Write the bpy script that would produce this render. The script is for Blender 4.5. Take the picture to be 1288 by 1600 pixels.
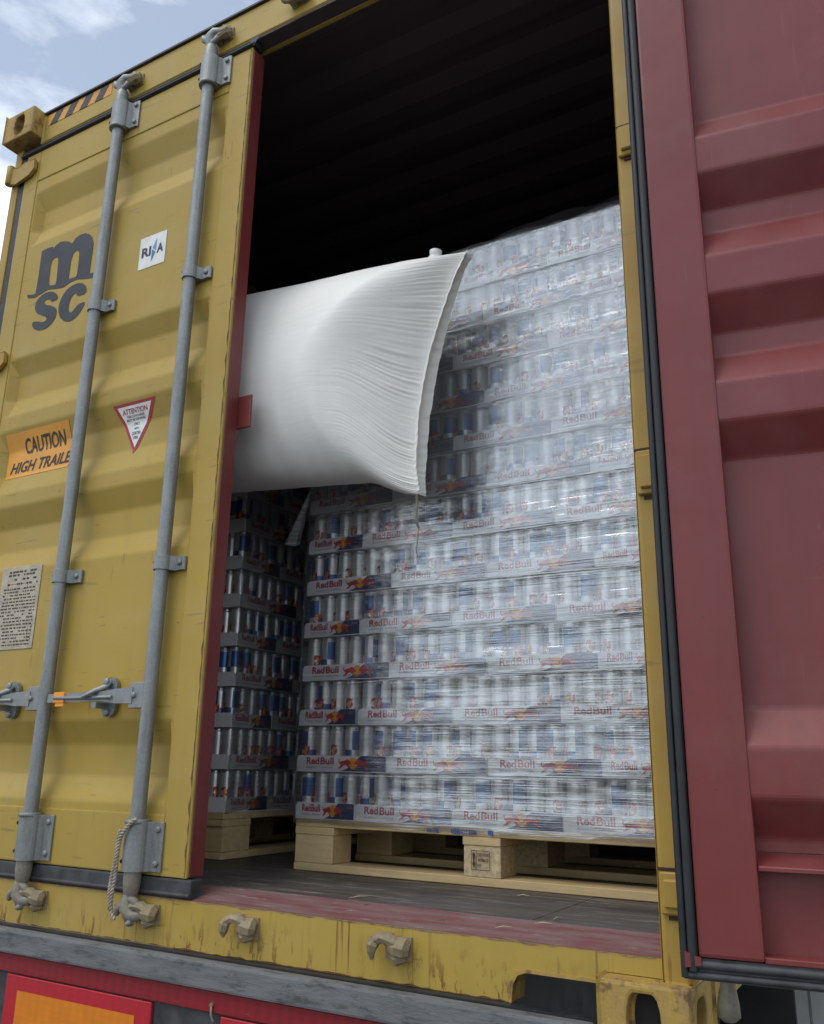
import bpy, bmesh, math, random
from mathutils import Vector, Matrix, noise
from mathutils.geometry import tessellate_polygon
R = math.radians
random.seed(7)
for o in list(bpy.data.objects): bpy.data.objects.remove(o)
sc = bpy.context.scene
C = sc.collection

# ------------------------------------------------------------------ camera
# metres; x across the container's rear, y into the container, z up, z = 0 at the container's feet
CAM = Vector((2.86535, -1.68935, 0.48585)); YAW, PIT, ROL = 0.53103, 0.27809, 0.01651
fw = Vector((-math.sin(YAW)*math.cos(PIT), math.cos(YAW)*math.cos(PIT), math.sin(PIT)))
r0 = Vector((math.cos(YAW), math.sin(YAW), 0)); u0 = r0.cross(fw)
rt = math.cos(ROL)*r0 + math.sin(ROL)*u0; up = -math.sin(ROL)*r0 + math.cos(ROL)*u0
cd = bpy.data.cameras.new('camera'); cam = bpy.data.objects.new('camera', cd); C.objects.link(cam)
cam.matrix_world = Matrix(((rt.x, up.x, -fw.x, CAM.x), (rt.y, up.y, -fw.y, CAM.y), (rt.z, up.z, -fw.z, CAM.z), (0, 0, 0, 1)))
cd.sensor_fit = 'HORIZONTAL'; cd.sensor_width = 36; cd.lens = 36*1374.21/1288
cd.clip_start = 0.05; cd.clip_end = 3000
sc.camera = cam

# ------------------------------------------------------------------ sky, sun, exposure
SUN_DIR = Vector((-0.34, -0.52, 1.05)).normalized()          # towards the sun
w = bpy.data.worlds.new('World'); sc.world = w; w.use_nodes = True
nt = w.node_tree; nt.nodes.clear()
def wn(t, **k):
    n = nt.nodes.new(t)
    for a, b in k.items(): setattr(n, a, b)
    return n
sky = wn('ShaderNodeTexSky', sky_type='NISHITA', sun_disc=False)
sky.sun_elevation = math.asin(SUN_DIR.z); sky.sun_rotation = math.atan2(SUN_DIR.x, SUN_DIR.y)
sky.air_density = 1.0; sky.dust_density = 0.8; sky.ozone_density = 1.6
tc = wn('ShaderNodeTexCoord'); mp = wn('ShaderNodeMapping'); mp.inputs['Scale'].default_value = (1, 1, 2.2)
mp.inputs['Location'].default_value = (0.35, 0.1, 0.6)
cn = wn('ShaderNodeTexNoise'); cn.inputs['Scale'].default_value = 3.0; cn.inputs['Detail'].default_value = 9; cn.inputs['Roughness'].default_value = 0.58
cn.inputs['Distortion'].default_value = 0.3
cr = wn('ShaderNodeMapRange'); cr.inputs['From Min'].default_value = 0.40; cr.inputs['From Max'].default_value = 0.58
cr.inputs['To Min'].default_value = 0.22; cr.inputs['To Max'].default_value = 1.0
mx = wn('ShaderNodeMix', data_type='RGBA'); mx.inputs['B'].default_value = (9.2, 9.8, 10.2, 1)
bg = wn('ShaderNodeBackground'); bg.inputs['Strength'].default_value = 0.15
wo = wn('ShaderNodeOutputWorld')
L = nt.links.new
L(tc.outputs['Generated'], mp.inputs['Vector']); L(mp.outputs[0], cn.inputs['Vector']); L(cn.outputs[0], cr.inputs[0])
L(cr.outputs[0], mx.inputs['Factor']); L(sky.outputs[0], mx.inputs['A']); L(mx.outputs['Result'], bg.inputs[0]); L(bg.outputs[0], wo.inputs[0])
sd = bpy.data.lights.new('sun', 'SUN'); sd.energy = 1.15; sd.angle = R(24); sd.color = (1.0, 0.96, 0.9)
so = bpy.data.objects.new('sun', sd); C.objects.link(so); so.location = (-5, -6, 9)
so.rotation_euler = SUN_DIR.to_track_quat('Z', 'Y').to_euler()
sc.view_settings.view_transform = 'Standard'; sc.view_settings.look = 'None'; sc.view_settings.gamma = 1
sc.view_settings.exposure = -0.02
sc.view_settings.use_curve_mapping = False
sc.render.engine = 'CYCLES'
sc.cycles.transparent_max_bounces = 10; sc.cycles.max_bounces = 8

# ------------------------------------------------------------------ materials
MATS = {}
class Mt:
    """small helper round a Principled material"""
    def __init__(s, name, col=(.5, .5, .5), rough=.5, metal=0., spec=.5):
        s.m = bpy.data.materials.new(name); s.m.use_nodes = True; s.nt = s.m.node_tree
        s.b = s.nt.nodes['Principled BSDF']
        s.b.inputs['Base Color'].default_value = (*col, 1); s.b.inputs['Roughness'].default_value = rough
        s.b.inputs['Metallic'].default_value = metal; s.b.inputs['Specular IOR Level'].default_value = spec
        MATS[name] = s.m
    def n(s, t, ins=None, **k):
        n = s.nt.nodes.new(t)
        for a, b in k.items(): setattr(n, a, b)
        for a, b in (ins or {}).items():
            if hasattr(b, 'links') or hasattr(b, 'is_linked'): s.nt.links.new(b, n.inputs[a])
            else: n.inputs[a].default_value = b
        return n
    def pos(s, scale=(1, 1, 1), obj=False):
        src = s.n('ShaderNodeTexCoord').outputs['Object'] if obj else s.n('ShaderNodeNewGeometry').outputs['Position']
        return s.n('ShaderNodeVectorMath', {0: src, 1: scale}, operation='MULTIPLY').outputs[0]
    def noise(s, vec, scale, detail=4, rough=.55):
        return s.n('ShaderNodeTexNoise', {'Vector': vec, 'Scale': scale, 'Detail': detail, 'Roughness': rough}).outputs[0]
    def rng(s, v, a, b, c=0., d=1.):
        return s.n('ShaderNodeMapRange', {'Value': v, 'From Min': a, 'From Max': b, 'To Min': c, 'To Max': d}).outputs[0]
    def math(s, op, a, b=0., c=0.):
        n = s.n('ShaderNodeMath', {0: a, 1: b}, operation=op)
        return n.outputs[0]
    def mix(s, f, a, b):
        def c(v): return (*v, 1) if isinstance(v, tuple) and len(v) == 3 else v
        return s.n('ShaderNodeMix', {'Factor': f, 'A': c(a), 'B': c(b)}, data_type='RGBA').outputs['Result']
    def xyz(s, vec): return s.n('ShaderNodeSeparateXYZ', {0: vec}).outputs
    def col(s, v): s.nt.links.new(v, s.b.inputs['Base Color'])
    def rough(s, v): s.nt.links.new(v, s.b.inputs['Roughness'])
    def bump(s, h, strength=.3, dist=.004):
        b = s.n('ShaderNodeBump', {'Height': h, 'Strength': strength, 'Distance': dist})
        s.nt.links.new(b.outputs[0], s.b.inputs['Normal'])
_n_init = Mt.n
def _n(s, t, ins=None, **k):
    n = s.nt.nodes.new(t)
    for a, b in k.items(): setattr(n, a, b)
    for a, b in (ins or {}).items():
        sock = None
        if t == 'ShaderNodeMix' and k.get('data_type') == 'RGBA' and a in ('A', 'B'):
            sock = [i for i in n.inputs if i.name == a and i.type == 'RGBA'][0]
        elif t == 'ShaderNodeMix' and a == 'Factor': sock = n.inputs[0]
        else: sock = n.inputs[a]
        if isinstance(b, bpy.types.NodeSocket): s.nt.links.new(b, sock)
        else: sock.default_value = b
    return n
Mt.n = _n
def _mix(s, f, a, b):
    c = lambda v: (*v, 1) if isinstance(v, tuple) and len(v) == 3 else v
    n = s.n('ShaderNodeMix', {'Factor': f, 'A': c(a), 'B': c(b)}, data_type='RGBA')
    return [o for o in n.outputs if o.type == 'RGBA'][0]
Mt.mix = _mix
# world mix sockets: make sure the colour sockets are the ones in use
for l in list(nt.links):
    if l.to_node == mx or l.from_node == mx: nt.links.remove(l)
rgba = lambda socks, nm: [i for i in socks if i.name == nm and i.type == 'RGBA'][0]
rgba(mx.inputs, 'B').default_value = (9.2, 9.8, 10.2, 1)
L(cr.outputs[0], mx.inputs[0]); L(sky.outputs[0], rgba(mx.inputs, 'A')); L(rgba(mx.outputs, 'Result'), bg.inputs[0])

def plain(name, col, rough=.5, metal=0., var=0., scale=8., spec=.5):
    m = Mt(name, col, rough, metal, spec)
    if var:
        f = m.noise(m.pos(), scale, 5)
        a = tuple(c*(1-var) for c in col); b = tuple(min(1, c*(1+var)) for c in col)
        m.col(m.mix(m.rng(f, .3, .7), a, b))
        m.rough(m.rng(f, .3, .7, rough*.85, min(1, rough*1.15)))
    return m.m

def yellow(name, c1, c2, streak=0.):
    m = Mt(name, c1, .5, spec=.35)
    p = m.pos()
    base = m.mix(m.rng(m.noise(p, 1.7, 5), .35, .68), c1, c2)
    # sun-bleached chalky patches and dirt runs
    run = m.rng(m.noise(m.pos((22, 22, 1.2)), 1.0, 4), .52, .78)
    base = m.mix(m.math('MULTIPLY', run, .22), base, (.22, .16, .06))
    scr = m.rng(m.noise(m.pos((9, 9, 90)), 1.0, 2, .4), .715, .73)
    scr = m.math('MAXIMUM', scr, m.rng(m.noise(m.pos((80, 80, 7)), 1.0, 2, .4), .735, .75))
    base = m.mix(m.math('MULTIPLY', scr, .45), base, (.20, .13, .06))
    fade = m.rng(m.noise(m.pos((2.2, 2.2, 6)), 1.0, 6, .6), .5, .75)
    base = m.mix(m.math('MULTIPLY', fade, .35), base, (.46, .35, .13))
    z = m.xyz(p)[2]
    # rust: scratches and edge blisters, plus runs low on the sill
    low = m.rng(z, .135, .035)
    spots = m.rng(m.noise(m.pos((48, 48, 14)), 1.0, 6, .7), .53, .59)
    lowmask = m.math('MULTIPLY', low, m.rng(m.noise(m.pos((6, 6, 2)), 1.0, 4), .42, .54))
    runs = m.math('MULTIPLY', m.math('MULTIPLY', m.rng(m.noise(m.pos((95, 95, 2.0)), 1.0, 3), .60, .66), m.rng(m.noise(m.pos((5, 5, 1)), 1.0, 2), .45, .58)), m.rng(z, .17, .15))
    speck = m.math('MULTIPLY', m.rng(m.noise(p, 48, 3), .735, .76), .7)
    f = m.math('MULTIPLY', spots, lowmask)
    f = m.math('MAXIMUM', f, m.math('MULTIPLY', runs, .75))
    f = m.math('MAXIMUM', f, speck)
    rust = m.mix(m.noise(p, 60, 3), (.21, .068, .02), (.10, .034, .014))
    m.col(m.mix(f, base, rust))
    m.rough(m.rng(m.noise(p, 5, 5), .3, .7, .42, .62))
    m.bump(m.math('ADD', m.noise(p, 9, 3), m.math('MULTIPLY', m.noise(p, 180, 2), .05)), .16, .01)
    return m.m
Y1 = yellow('yellow_paint', (.425, .288, .053), (.38, .264, .058))
Y2 = yellow('yellow_post_paint', (.42, .27, .05), (.33, .20, .045))

def redpaint():
    m = Mt('red_oxide_paint', (.15, .03, .034), .42, spec=.45)
    p = m.pos()
    b = m.mix(m.rng(m.noise(p, 2.1, 5), .3, .7), (.195, .036, .035), (.165, .030, .030))
    sc_ = m.rng(m.noise(m.pos((5, 40, 3)), 2, 6, .7), .70, .74)
    b = m.mix(m.math('MULTIPLY', sc_, .10), b, (.4, .25, .2))
    s2_ = m.math('MAXIMUM', m.rng(m.noise(m.pos((60, 60, 4)), 1, 2, .4), .725, .74), m.rng(m.noise(m.pos((6, 6, 75)), 1, 2, .4), .735, .75))
    b = m.mix(m.math('MULTIPLY', s2_, .09), b, (.34, .15, .14))
    dr = m.rng(m.noise(m.pos((14, 14, .8)), 1, 5, .6), .5, .75)
    b = m.mix(m.math('MULTIPLY', dr, .30), b, (.085, .030, .028))
    du = m.rng(m.noise(p, 3.1, 7, .65), .52, .75)
    b = m.mix(m.math('MULTIPLY', du, .16), b, (.32, .19, .17))
    chip = m.rng(m.noise(p, 38, 4, .6), .72, .735)
    b = m.mix(m.math('MULTIPLY', chip, .6), b, (.07, .03, .02))
    m.col(b); m.rough(m.rng(m.noise(p, 4, 6, .65), .3, .7, .28, .52))
    m.bump(m.math('ADD', m.noise(p, 4, 3), m.math('MULTIPLY', m.noise(p, 150, 2), .02)), .22, .016)
    return m.m
RED = redpaint()
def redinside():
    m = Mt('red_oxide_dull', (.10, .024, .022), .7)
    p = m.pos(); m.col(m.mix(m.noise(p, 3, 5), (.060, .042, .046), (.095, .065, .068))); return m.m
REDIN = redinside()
def sillred():
    m = Mt('worn_red_sill', (.2, .07, .07), .6)
    p = m.pos()
    f = m.rng(m.noise(m.pos((4, 30, 30)), 1.6, 7, .7), .38, .62)
    b = m.mix(f, (.17, .045, .048), (.19, .125, .115))
    g = m.rng(m.noise(m.pos((9, 50, 50)), 1.5, 6, .7), .60, .68)
    b = m.mix(m.math('MULTIPLY', g, .7), b, (.33, .29, .26))
    r_ = m.rng(m.noise(p, 26, 6, .7), .62, .68)
    b = m.mix(r_, b, (.09, .045, .028))
    m.col(b); m.bump(f, .3, .002); return m.m
SILLR = sillred()
def galv(name, c1, c2, rough=.5, metal=.55):
    m = Mt(name, c1, rough, metal)
    p = m.pos()
    sp = m.n('ShaderNodeTexVoronoi', {'Vector': p, 'Scale': 130.}).outputs[0]
    f = m.math('ADD', m.math('MULTIPLY', m.rng(sp, 0, .8), .22), m.math('MULTIPLY', m.noise(p, 14, 6, .65), .6))
    b = m.mix(m.rng(f, .25, .85), c1, c2)
    st = m.rng(m.noise(m.pos((30, 30, 7)), 1, 5, .7), .52, .70)
    b = m.mix(m.math('MULTIPLY', st, .45), b, (.12, .10, .075))
    ru = m.rng(m.noise(p, 55, 5, .7), .66, .72)
    b = m.mix(m.math('MULTIPLY', ru, .7), b, (.10, .045, .02))
    m.col(b); m.rough(m.rng(m.noise(p, 20, 4), .3, .7, rough*.85, rough*1.2))
    m.bump(m.noise(p, 260, 3), .15, .001)
    return m.m
GALV = galv('galvanised_steel', (.22, .235, .24), (.33, .345, .345))
FORGE = galv('dirty_forged_steel', (.20, .18, .145), (.34, .31, .26), .65, .25)
FORGEY = galv('keeper_dirty_paint', (.24, .185, .10), (.36, .30, .20), .7, .05)
SEALB = plain('brown_sealant', (.13, .075, .035), .85, var=.5, scale=60)
WORN = plain('worn_edge_metal', (.21, .15, .10), .7, var=.55, scale=60)
RUSTE = plain('rusty_edge', (.11, .042, .018), .9, var=.5, scale=50)
RUSTD = plain('dark_rust', (.045, .022, .012), .85, var=.4, scale=40)
RUB = plain('black_rubber', (.018, .019, .022), .55, var=.35, scale=30)
RUBD = plain('dusty_rubber', (.045, .046, .05), .62, var=.5, scale=22)
BLK = plain('black_void', (.008, .008, .008), .8)
def wood(name, c1, c2, s=1.):
    m = Mt(name, c1, .75, spec=.2)
    p = m.pos((3.2, 38, 38))
    f = m.rng(m.noise(p, 1.6, 6, .6), .3, .7)
    g = m.rng(m.noise(m.pos(), 14, 4), .35, .7)
    rnd = m.n('ShaderNodeObjectInfo').outputs['Random']
    b = m.mix(f, c1, c2)
    b = m.mix(m.math('MULTIPLY', g, .25), b, tuple(c*.6 for c in c2))
    b = m.mix(m.math('MULTIPLY', rnd, .22), b, (.33, .23, .13))
    m.col(b); m.bump(f, .3, .002); return m.m
WOOD = wood('pale_pine', (.68, .52, .29), (.54, .39, .19))
CHIP = plain('pressed_chip_block', (.52, .40, .24), .85, var=.28, scale=90)
def plywood():
    m = Mt('worn_plywood_floor', (.1, .08, .07), .6)
    f = m.rng(m.noise(m.pos((2.2, 26, 20)), 1.2, 7, .62), .32, .68)
    b = m.mix(f, (.045, .037, .032), (.105, .088, .078))
    d = m.rng(m.noise(m.pos((5, 34, 20)), 1.3, 8, .72), .54, .64)
    b = m.mix(m.math('MULTIPLY', d, .6), b, (.30, .275, .255))
    m.col(b); m.rough(m.rng(f, 0, 1, .45, .7)); m.bump(f, .2, .002); return m.m
PLY = plywood()
def beam():
    m = Mt('dirty_grey_beam', (.2, .2, .21), .7)
    f = m.rng(m.noise(m.pos((5, 18, 26)), 1.5, 8, .7), .3, .7)
    b = m.mix(f, (.11, .112, .118), (.175, .177, .184))
    g = m.rng(m.noise(m.pos((9, 30, 40)), 1.4, 8, .75), .52, .62)
    b = m.mix(m.math('MULTIPLY', g, .8), b, (.055, .053, .05))
    m.col(b); m.bump(f, .4, .004); return m.m
BEAM = beam()
def reflex(name, c, c2):
    m = Mt(name, c, .35)
    p = m.pos()
    x = m.xyz(p)
    wv = m.math('SINE', m.math('MULTIPLY', x[0], 210.))
    wz = m.math('SINE', m.math('MULTIPLY', x[2], 420.))
    f = m.rng(m.math('ADD', wv, m.math('MULTIPLY', wz, .6)), -1.2, 1.2)
    f = m.math('MULTIPLY', f, .35)
    d = m.rng(m.noise(p, 9, 6, .65), .35, .75)
    b = m.mix(f, c, c2); b = m.mix(m.math('MULTIPLY', d, .35), b, tuple(v*.35+.02 for v in c))
    scr = m.rng(m.noise(m.pos((8, 1, 70)), 2, 3, .5), .70, .73)
    b = m.mix(m.math('MULTIPLY', scr, .35), b, (.6, .4, .35))
    m.col(b); return m.m
RFX = reflex('red_reflective_band', (.27, .012, .02), (.12, .008, .012))
RFX2 = reflex('red_reflective_border', (.48, .016, .03), (.36, .012, .02))
ORG = reflex('orange_reflective_sheet', (.72, .22, .012), (.6, .17, .01))
WHITE = plain('white_print', (.74, .74, .72), .5, var=.08, scale=30)
PLATE = plain('stained_alu_plate', (.42, .36, .28), .55, .15, var=.25, scale=28)
PRINTK = plain('dark_print', (.035, .033, .036), .6)
PRINTG = plain('faded_grey_print', (.020, .022, .030), .55, var=.12, scale=12)
PRINTR = plain('red_print', (.36, .022, .04), .5, var=.15)
PRINTB = plain('navy_print', (.02, .028, .085), .5)
PRINTLB = plain('blue_print', (.12, .32, .52), .5)
PRINTTB = plain('teal_print', (.04, .17, .30), .5)
CAUT = plain('amber_sticker', (.74, .33, .035), .45, var=.12, scale=9)
STRY = plain('hazard_orange', (.62, .28, .04), .5, var=.15, scale=14)
TAPE = plain('orange_tape', (.85, .30, .01), .4)
ROPE = plain('dirty_rope', (.36, .31, .25), .9, var=.35, scale=60)
CARD = plain('grey_white_card', (.76, .76, .77), .62, var=.05, scale=12, spec=.3)
CARDIN = plain('brown_card', (.32, .22, .13), .85)
CNAVY = plain('tray_navy', (.02, .036, .13), .5)
CRED = plain('tray_red', (.42, .018, .045), .5)
CORG = plain('tray_bull_red', (.52, .035, .03), .5)
CYEL = plain('tray_yellow', (.80, .40, .03), .5)
CGREY = plain('tray_small_print', (.20, .20, .24), .5)
INK = plain('blue_ink', (.05, .09, .26), .8, var=.4, scale=60)
STAMP = plain('burnt_stamp', (.07, .045, .03), .85)
TYRE = plain('tyre_rubber', (.02, .02, .02), .85, var=.2)
CHAS = plain('dark_chassis_paint', (.045, .045, .05), .6, var=.3)
PALEG = plain('pale_grey_panel', (.40, .41, .42), .6, var=.15)
def asphalt():
    m = Mt('yard_asphalt', (.08, .08, .08), .85)
    p = m.pos()
    b = m.mix(m.rng(m.noise(p, .7, 8, .65), .3, .7), (.055, .055, .055), (.105, .104, .10))
    b = m.mix(m.math('MULTIPLY', m.rng(m.noise(p, 70, 3), .5, .7), .3), b, (.1, .1, .1))
    m.col(b); m.bump(m.noise(p, 40, 4), .4, .01); return m.m
GROUND = asphalt()
def bagmat():
    m = Mt('white_woven_plastic', (.74, .73, .71), .5, spec=.35)
    p = m.pos()
    # woven tape texture
    x = m.xyz(m.pos((900, 900, 900)))
    f = m.math('ADD', m.math('SINE', x[0]), m.math('SINE', x[2]))
    m.col(m.mix(m.rng(m.noise(p, 5, 4), .3, .7), (.86, .845, .815), (.80, .78, .745)))
    h = m.math('ADD', m.math('MULTIPLY', f, .02), m.noise(m.pos((6, 6, 26)), 1.5, 5))
    m.bump(h, .25, .004)
    return m.m
BAG = bagmat()
def canmat():
    m = Mt('can_print', (.6, .6, .62), .3, .6)
    o = m.xyz(m.n('ShaderNodeTexCoord').outputs['Object'])
    ang = m.math('ARCTAN2', o[1], o[0])
    s2 = m.math('SINE', m.math('MULTIPLY', ang, 2.))
    sect = m.rng(s2, .38, .42)                                   # 0 / 1 alternate quarters
    zz = m.rng(o[2], .0615, .0625)
    blue = m.math('ABSOLUTE', m.math('SUBTRACT', sect, zz))
    inb = m.math('MULTIPLY', m.rng(o[2], .116, .1165, 1, 0), m.rng(o[2], .010, .0105))
    blue = m.math('MULTIPLY', m.math('MULTIPLY', blue, inb), m.rng(m.n('ShaderNodeObjectInfo').outputs['Random'], .48, .49, 1., .0))
    c = m.mix(blue, (.66, .66, .655), (.075, .15, .36))
    # bulls and lettering either side of the sun
    band = m.math('MULTIPLY', m.rng(o[2], .044, .046), m.rng(o[2], .076, .078, 1, 0))
    s1 = m.math('ABSOLUTE', m.math('SINE', ang))
    red = m.math('MULTIPLY', band, m.rng(s1, .42, .50, 1, 0))
    red = m.math('MULTIPLY', red, m.rng(m.noise(m.n('ShaderNodeTexCoord').outputs['Object'], 95, 2), .44, .49))
    c = m.mix(red, c, (.45, .02, .03))
    yel = m.math('MULTIPLY', m.math('MULTIPLY', m.rng(o[2], .050, .052), m.rng(o[2], .070, .072, 1, 0)), m.rng(s1, .10, .13, 1, 0))
    c = m.mix(yel, c, (.75, .36, .03))
    m.col(c)
    m.nt.links.new(m.rng(m.math('MAXIMUM', red, yel), 0, 1, .62, .1), m.b.inputs['Metallic'])
    m.rough(m.rng(blue, 0, 1, .36, .40))
    return m.m
CAN = canmat()
CANTOP = plain('can_lid', (.6, .6, .6), .3, .9)
def filmmat(name, refl, haze, rough=.10, bump=.6):
    m = bpy.data.materials.new(name); m.use_nodes = True; s = Mt.__new__(Mt); s.m = m; s.nt = m.node_tree; MATS[name] = m
    s.nt.nodes.clear()
    geo = s.n('ShaderNodeNewGeometry').outputs['Position']
    # slightly slanted horizontal pull lines, two directions
    def lines(rot, sc_, seed):
        mp_ = s.n('ShaderNodeMapping', {'Vector': geo, 'Rotation': (0, rot, 0), 'Location': (seed, 0, seed*.7), 'Scale': sc_})
        return mp_.outputs[0]
    n1 = s.noise(lines(R(-2), (2.2, 2.2, 190), .3), 1.0, 4, .6)
    n2 = s.noise(lines(R(6), (3, 3, 240), 4.1), 1.0, 3, .6)
    n3 = s.noise(lines(R(-17), (5, 5, 110), 8.), 1.0, 4, .6)
    n4 = s.noise(geo, 7, 5, .6)
    h = s.math('ADD', s.math('MULTIPLY', n1, 1.0), s.math('ADD', s.math('MULTIPLY', n2, .6), s.math('MULTIPLY', n3, .5)))
    h = s.math('ADD', h, s.math('MULTIPLY', n4, 1.6))
    bp = s.n('ShaderNodeBump', {'Height': h, 'Strength': bump, 'Distance': .004}).outputs[0]
    lw = s.n('ShaderNodeFresnel', {'IOR': 1.5}).outputs[0]
    stre = s.rng(s.math('ADD', s.math('MULTIPLY', n1, .6), s.math('MULTIPLY', n2, .4)), .36, .62, .66, 1.26)
    patch = s.rng(n4, .3, .7, .85, 1.12)
    fac = s.math('MULTIPLY', s.math('MULTIPLY', stre, patch), refl)
    fac = s.n('ShaderNodeMath', {0: s.math('ADD', fac, s.math('MULTIPLY', lw, .5)), 1: .0}, operation='ADD', use_clamp=True).outputs[0]
    gl = s.n('ShaderNodeBsdfGlossy', {'Color': (.93, .965, 1, 1), 'Roughness': rough, 'Normal': bp}).outputs[0]
    tr = s.n('ShaderNodeBsdfTransparent', {'Color': (.96, .965, .97, 1)}).outputs[0]
    di = s.n('ShaderNodeBsdfDiffuse', {'Color': (.82, .84, .86, 1)}).outputs[0]
    tl = s.n('ShaderNodeBsdfTranslucent', {'Color': (.8, .82, .84, 1)}).outputs[0]
    hz = s.n('ShaderNodeMixShader', {0: .35, 1: di, 2: tl}).outputs[0]
    hf = s.math('MULTIPLY', s.rng(n1, .4, .66, .6, 1.4), haze)
    a = s.n('ShaderNodeMixShader', {0: hf, 1: tr, 2: hz}).outputs[0]
    b = s.n('ShaderNodeMixShader', {0: fac, 1: a, 2: gl}).outputs[0]
    out = s.n('ShaderNodeOutputMaterial'); s.nt.links.new(b, out.inputs[0])
    return m
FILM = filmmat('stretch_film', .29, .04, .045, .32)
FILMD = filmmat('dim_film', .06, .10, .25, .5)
FILMU = filmmat('cloudy_upper_film', .06, .07, .06, .5)
FILMH = filmmat('loose_film', .08, .62, .25, .3)

# ------------------------------------------------------------------ mesh helpers
class MB:
    def __init__(s): s.v = []; s.f = []; s.m = []; s.sm = []
    def add(s, vs, fs, m=0, smooth=False):
        b = len(s.v); s.v += [tuple(v) for v in vs]
        for f in fs: s.f.append(tuple(i+b for i in f)); s.m.append(m); s.sm.append(smooth)
    def box(s, x0, y0, z0, x1, y1, z1, m=0):
        s.add([(x0,y0,z0),(x1,y0,z0),(x1,y1,z0),(x0,y1,z0),(x0,y0,z1),(x1,y0,z1),(x1,y1,z1),(x0,y1,z1)],
              [(0,3,2,1),(4,5,6,7),(0,1,5,4),(1,2,6,5),(2,3,7,6),(3,0,4,7)], m)
    def tube(s, pts, rad, n=12, m=0, cap=True, flat=1.0):
        pts = [Vector(p) for p in pts]; k = len(pts)
        rad = rad if isinstance(rad, (list, tuple)) else [rad]*k
        rings = []; prev = None
        for i, p in enumerate(pts):
            t = (pts[min(i+1, k-1)]-pts[max(i-1, 0)]).normalized()
            if prev is None:
                a = Vector((0, 0, 1)) if abs(t.z) < .9 else Vector((1, 0, 0))
                x = a.cross(t).normalized()
            else: x = (prev-t*prev.dot(t)).normalized()
            prev = x; y = t.cross(x)
            rings.append([p+(x*math.cos(2*math.pi*j/n)+y*math.sin(2*math.pi*j/n)*flat)*rad[i] for j in range(n)])
        vs = [v for r_ in rings for v in r_]; fs = []
        for i in range(k-1):
            for j in range(n): fs.append((i*n+j, i*n+(j+1) % n, (i+1)*n+(j+1) % n, (i+1)*n+j))
        s.add(vs, fs, m, True)
        if cap: s.add(rings[0], [tuple(range(n))[::-1]], m); s.add(rings[-1], [tuple(range(n))], m)
    def prism(s, poly, ax, a, b, m=0, mcap=None):
        """poly: 2-D loop in the two axes other than ax, extruded from a to b"""
        def P(p, h):
            return {'x': (h, p[0], p[1]), 'y': (p[0], h, p[1]), 'z': (p[0], p[1], h)}[ax]
        n = len(poly); vs = [P(p, a) for p in poly]+[P(p, b) for p in poly]
        s.add(vs, [(i, (i+1) % n, n+(i+1) % n, n+i) for i in range(n)], m)
        s.add(vs, [tuple(t) for t in tess([poly])] + [tuple(n+i for i in t) for t in tess([poly])], m if mcap is None else mcap)
    def lathe(s, prof, n=16, m=0, c=(0, 0, 0), ax='z', mfun=None):
        vs = []
        for r_, z in prof:
            for j in range(n):
                a = 2*math.pi*j/n; q = (r_*math.cos(a), r_*math.sin(a), z)
                if ax == 'x': q = (q[2], q[0], q[1])
                if ax == 'y': q = (q[0], q[2], q[1])
                vs.append((q[0]+c[0], q[1]+c[1], q[2]+c[2]))
        for i in range(len(prof)-1):
            s.add([vs[i*n+j] for j in range(n)]+[vs[(i+1)*n+j] for j in range(n)],
                  [(j, (j+1) % n, n+(j+1) % n, n+j) for j in range(n)], mfun(i) if mfun else m, True)
    def grid(s, rows, m=0, smooth=True, close=False):
        nr = len(rows); nc = len(rows[0]); fs = []
        for i in range(nr-1):
            for j in range(nc if close else nc-1):
                fs.append((i*nc+j, i*nc+(j+1) % nc, (i+1)*nc+(j+1) % nc, (i+1)*nc+j))
        s.add([v for r_ in rows for v in r_], fs, m, smooth)
    def mesh(s, name, mats, off=(0, 0, 0), bevel=0., seg=1, weld=False):
        me = bpy.data.meshes.new(name)
        me.from_pydata([(v[0]-off[0], v[1]-off[1], v[2]-off[2]) for v in s.v], [], s.f)
        for a in (mats if isinstance(mats, (list, tuple)) else [mats]): me.materials.append(a)
        me.polygons.foreach_set('material_index', s.m); me.polygons.foreach_set('use_smooth', s.sm)
        bm = bmesh.new(); bm.from_mesh(me)
        if weld or bevel: bmesh.ops.remove_doubles(bm, verts=bm.verts, dist=1e-5)
        if bevel:
            es = [e for e in bm.edges if len(e.link_faces) == 2 and e.calc_face_angle(0) > .5]
            bmesh.ops.bevel(bm, geom=es, offset=bevel, segments=seg, profile=.6, affect='EDGES', clamp_overlap=True)
        bmesh.ops.recalc_face_normals(bm, faces=bm.faces)
        bm.to_mesh(me); bm.free(); me.update()
        return me
def tess(loops):
    return tessellate_polygon([[Vector((p[0], p[1], 0)) for p in l] for l in loops])
ORG_OF = {}
def put(name, me, parent=None, loc=(0, 0, 0), rot=None):
    o = bpy.data.objects.new(name, me); C.objects.link(o); o.location = loc
    if rot: o.rotation_euler = rot
    if parent: o.parent = parent
    return o
def part(mb, name, mats, parent, bevel=0., seg=1, weld=False, local=False):
    """mesh in world coordinates -> child object whose origin is its thing's origin"""
    off = (0, 0, 0) if local else ORG_OF[parent.name]
    o = put(name, mb.mesh(name, mats, off, bevel, seg, weld), parent)
    ORG_OF[o.name] = off
    return o
def thing(name, label, cat, loc=(0, 0, 0), group=None, rotz=0):
    o = bpy.data.objects.new(name, None); C.objects.link(o); o.location = loc; o.rotation_euler = (0, 0, rotz)
    o.empty_display_size = .1
    o['label'] = label; o['category'] = cat
    if group: o['group'] = group
    ORG_OF[o.name] = tuple(loc); return o
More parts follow.
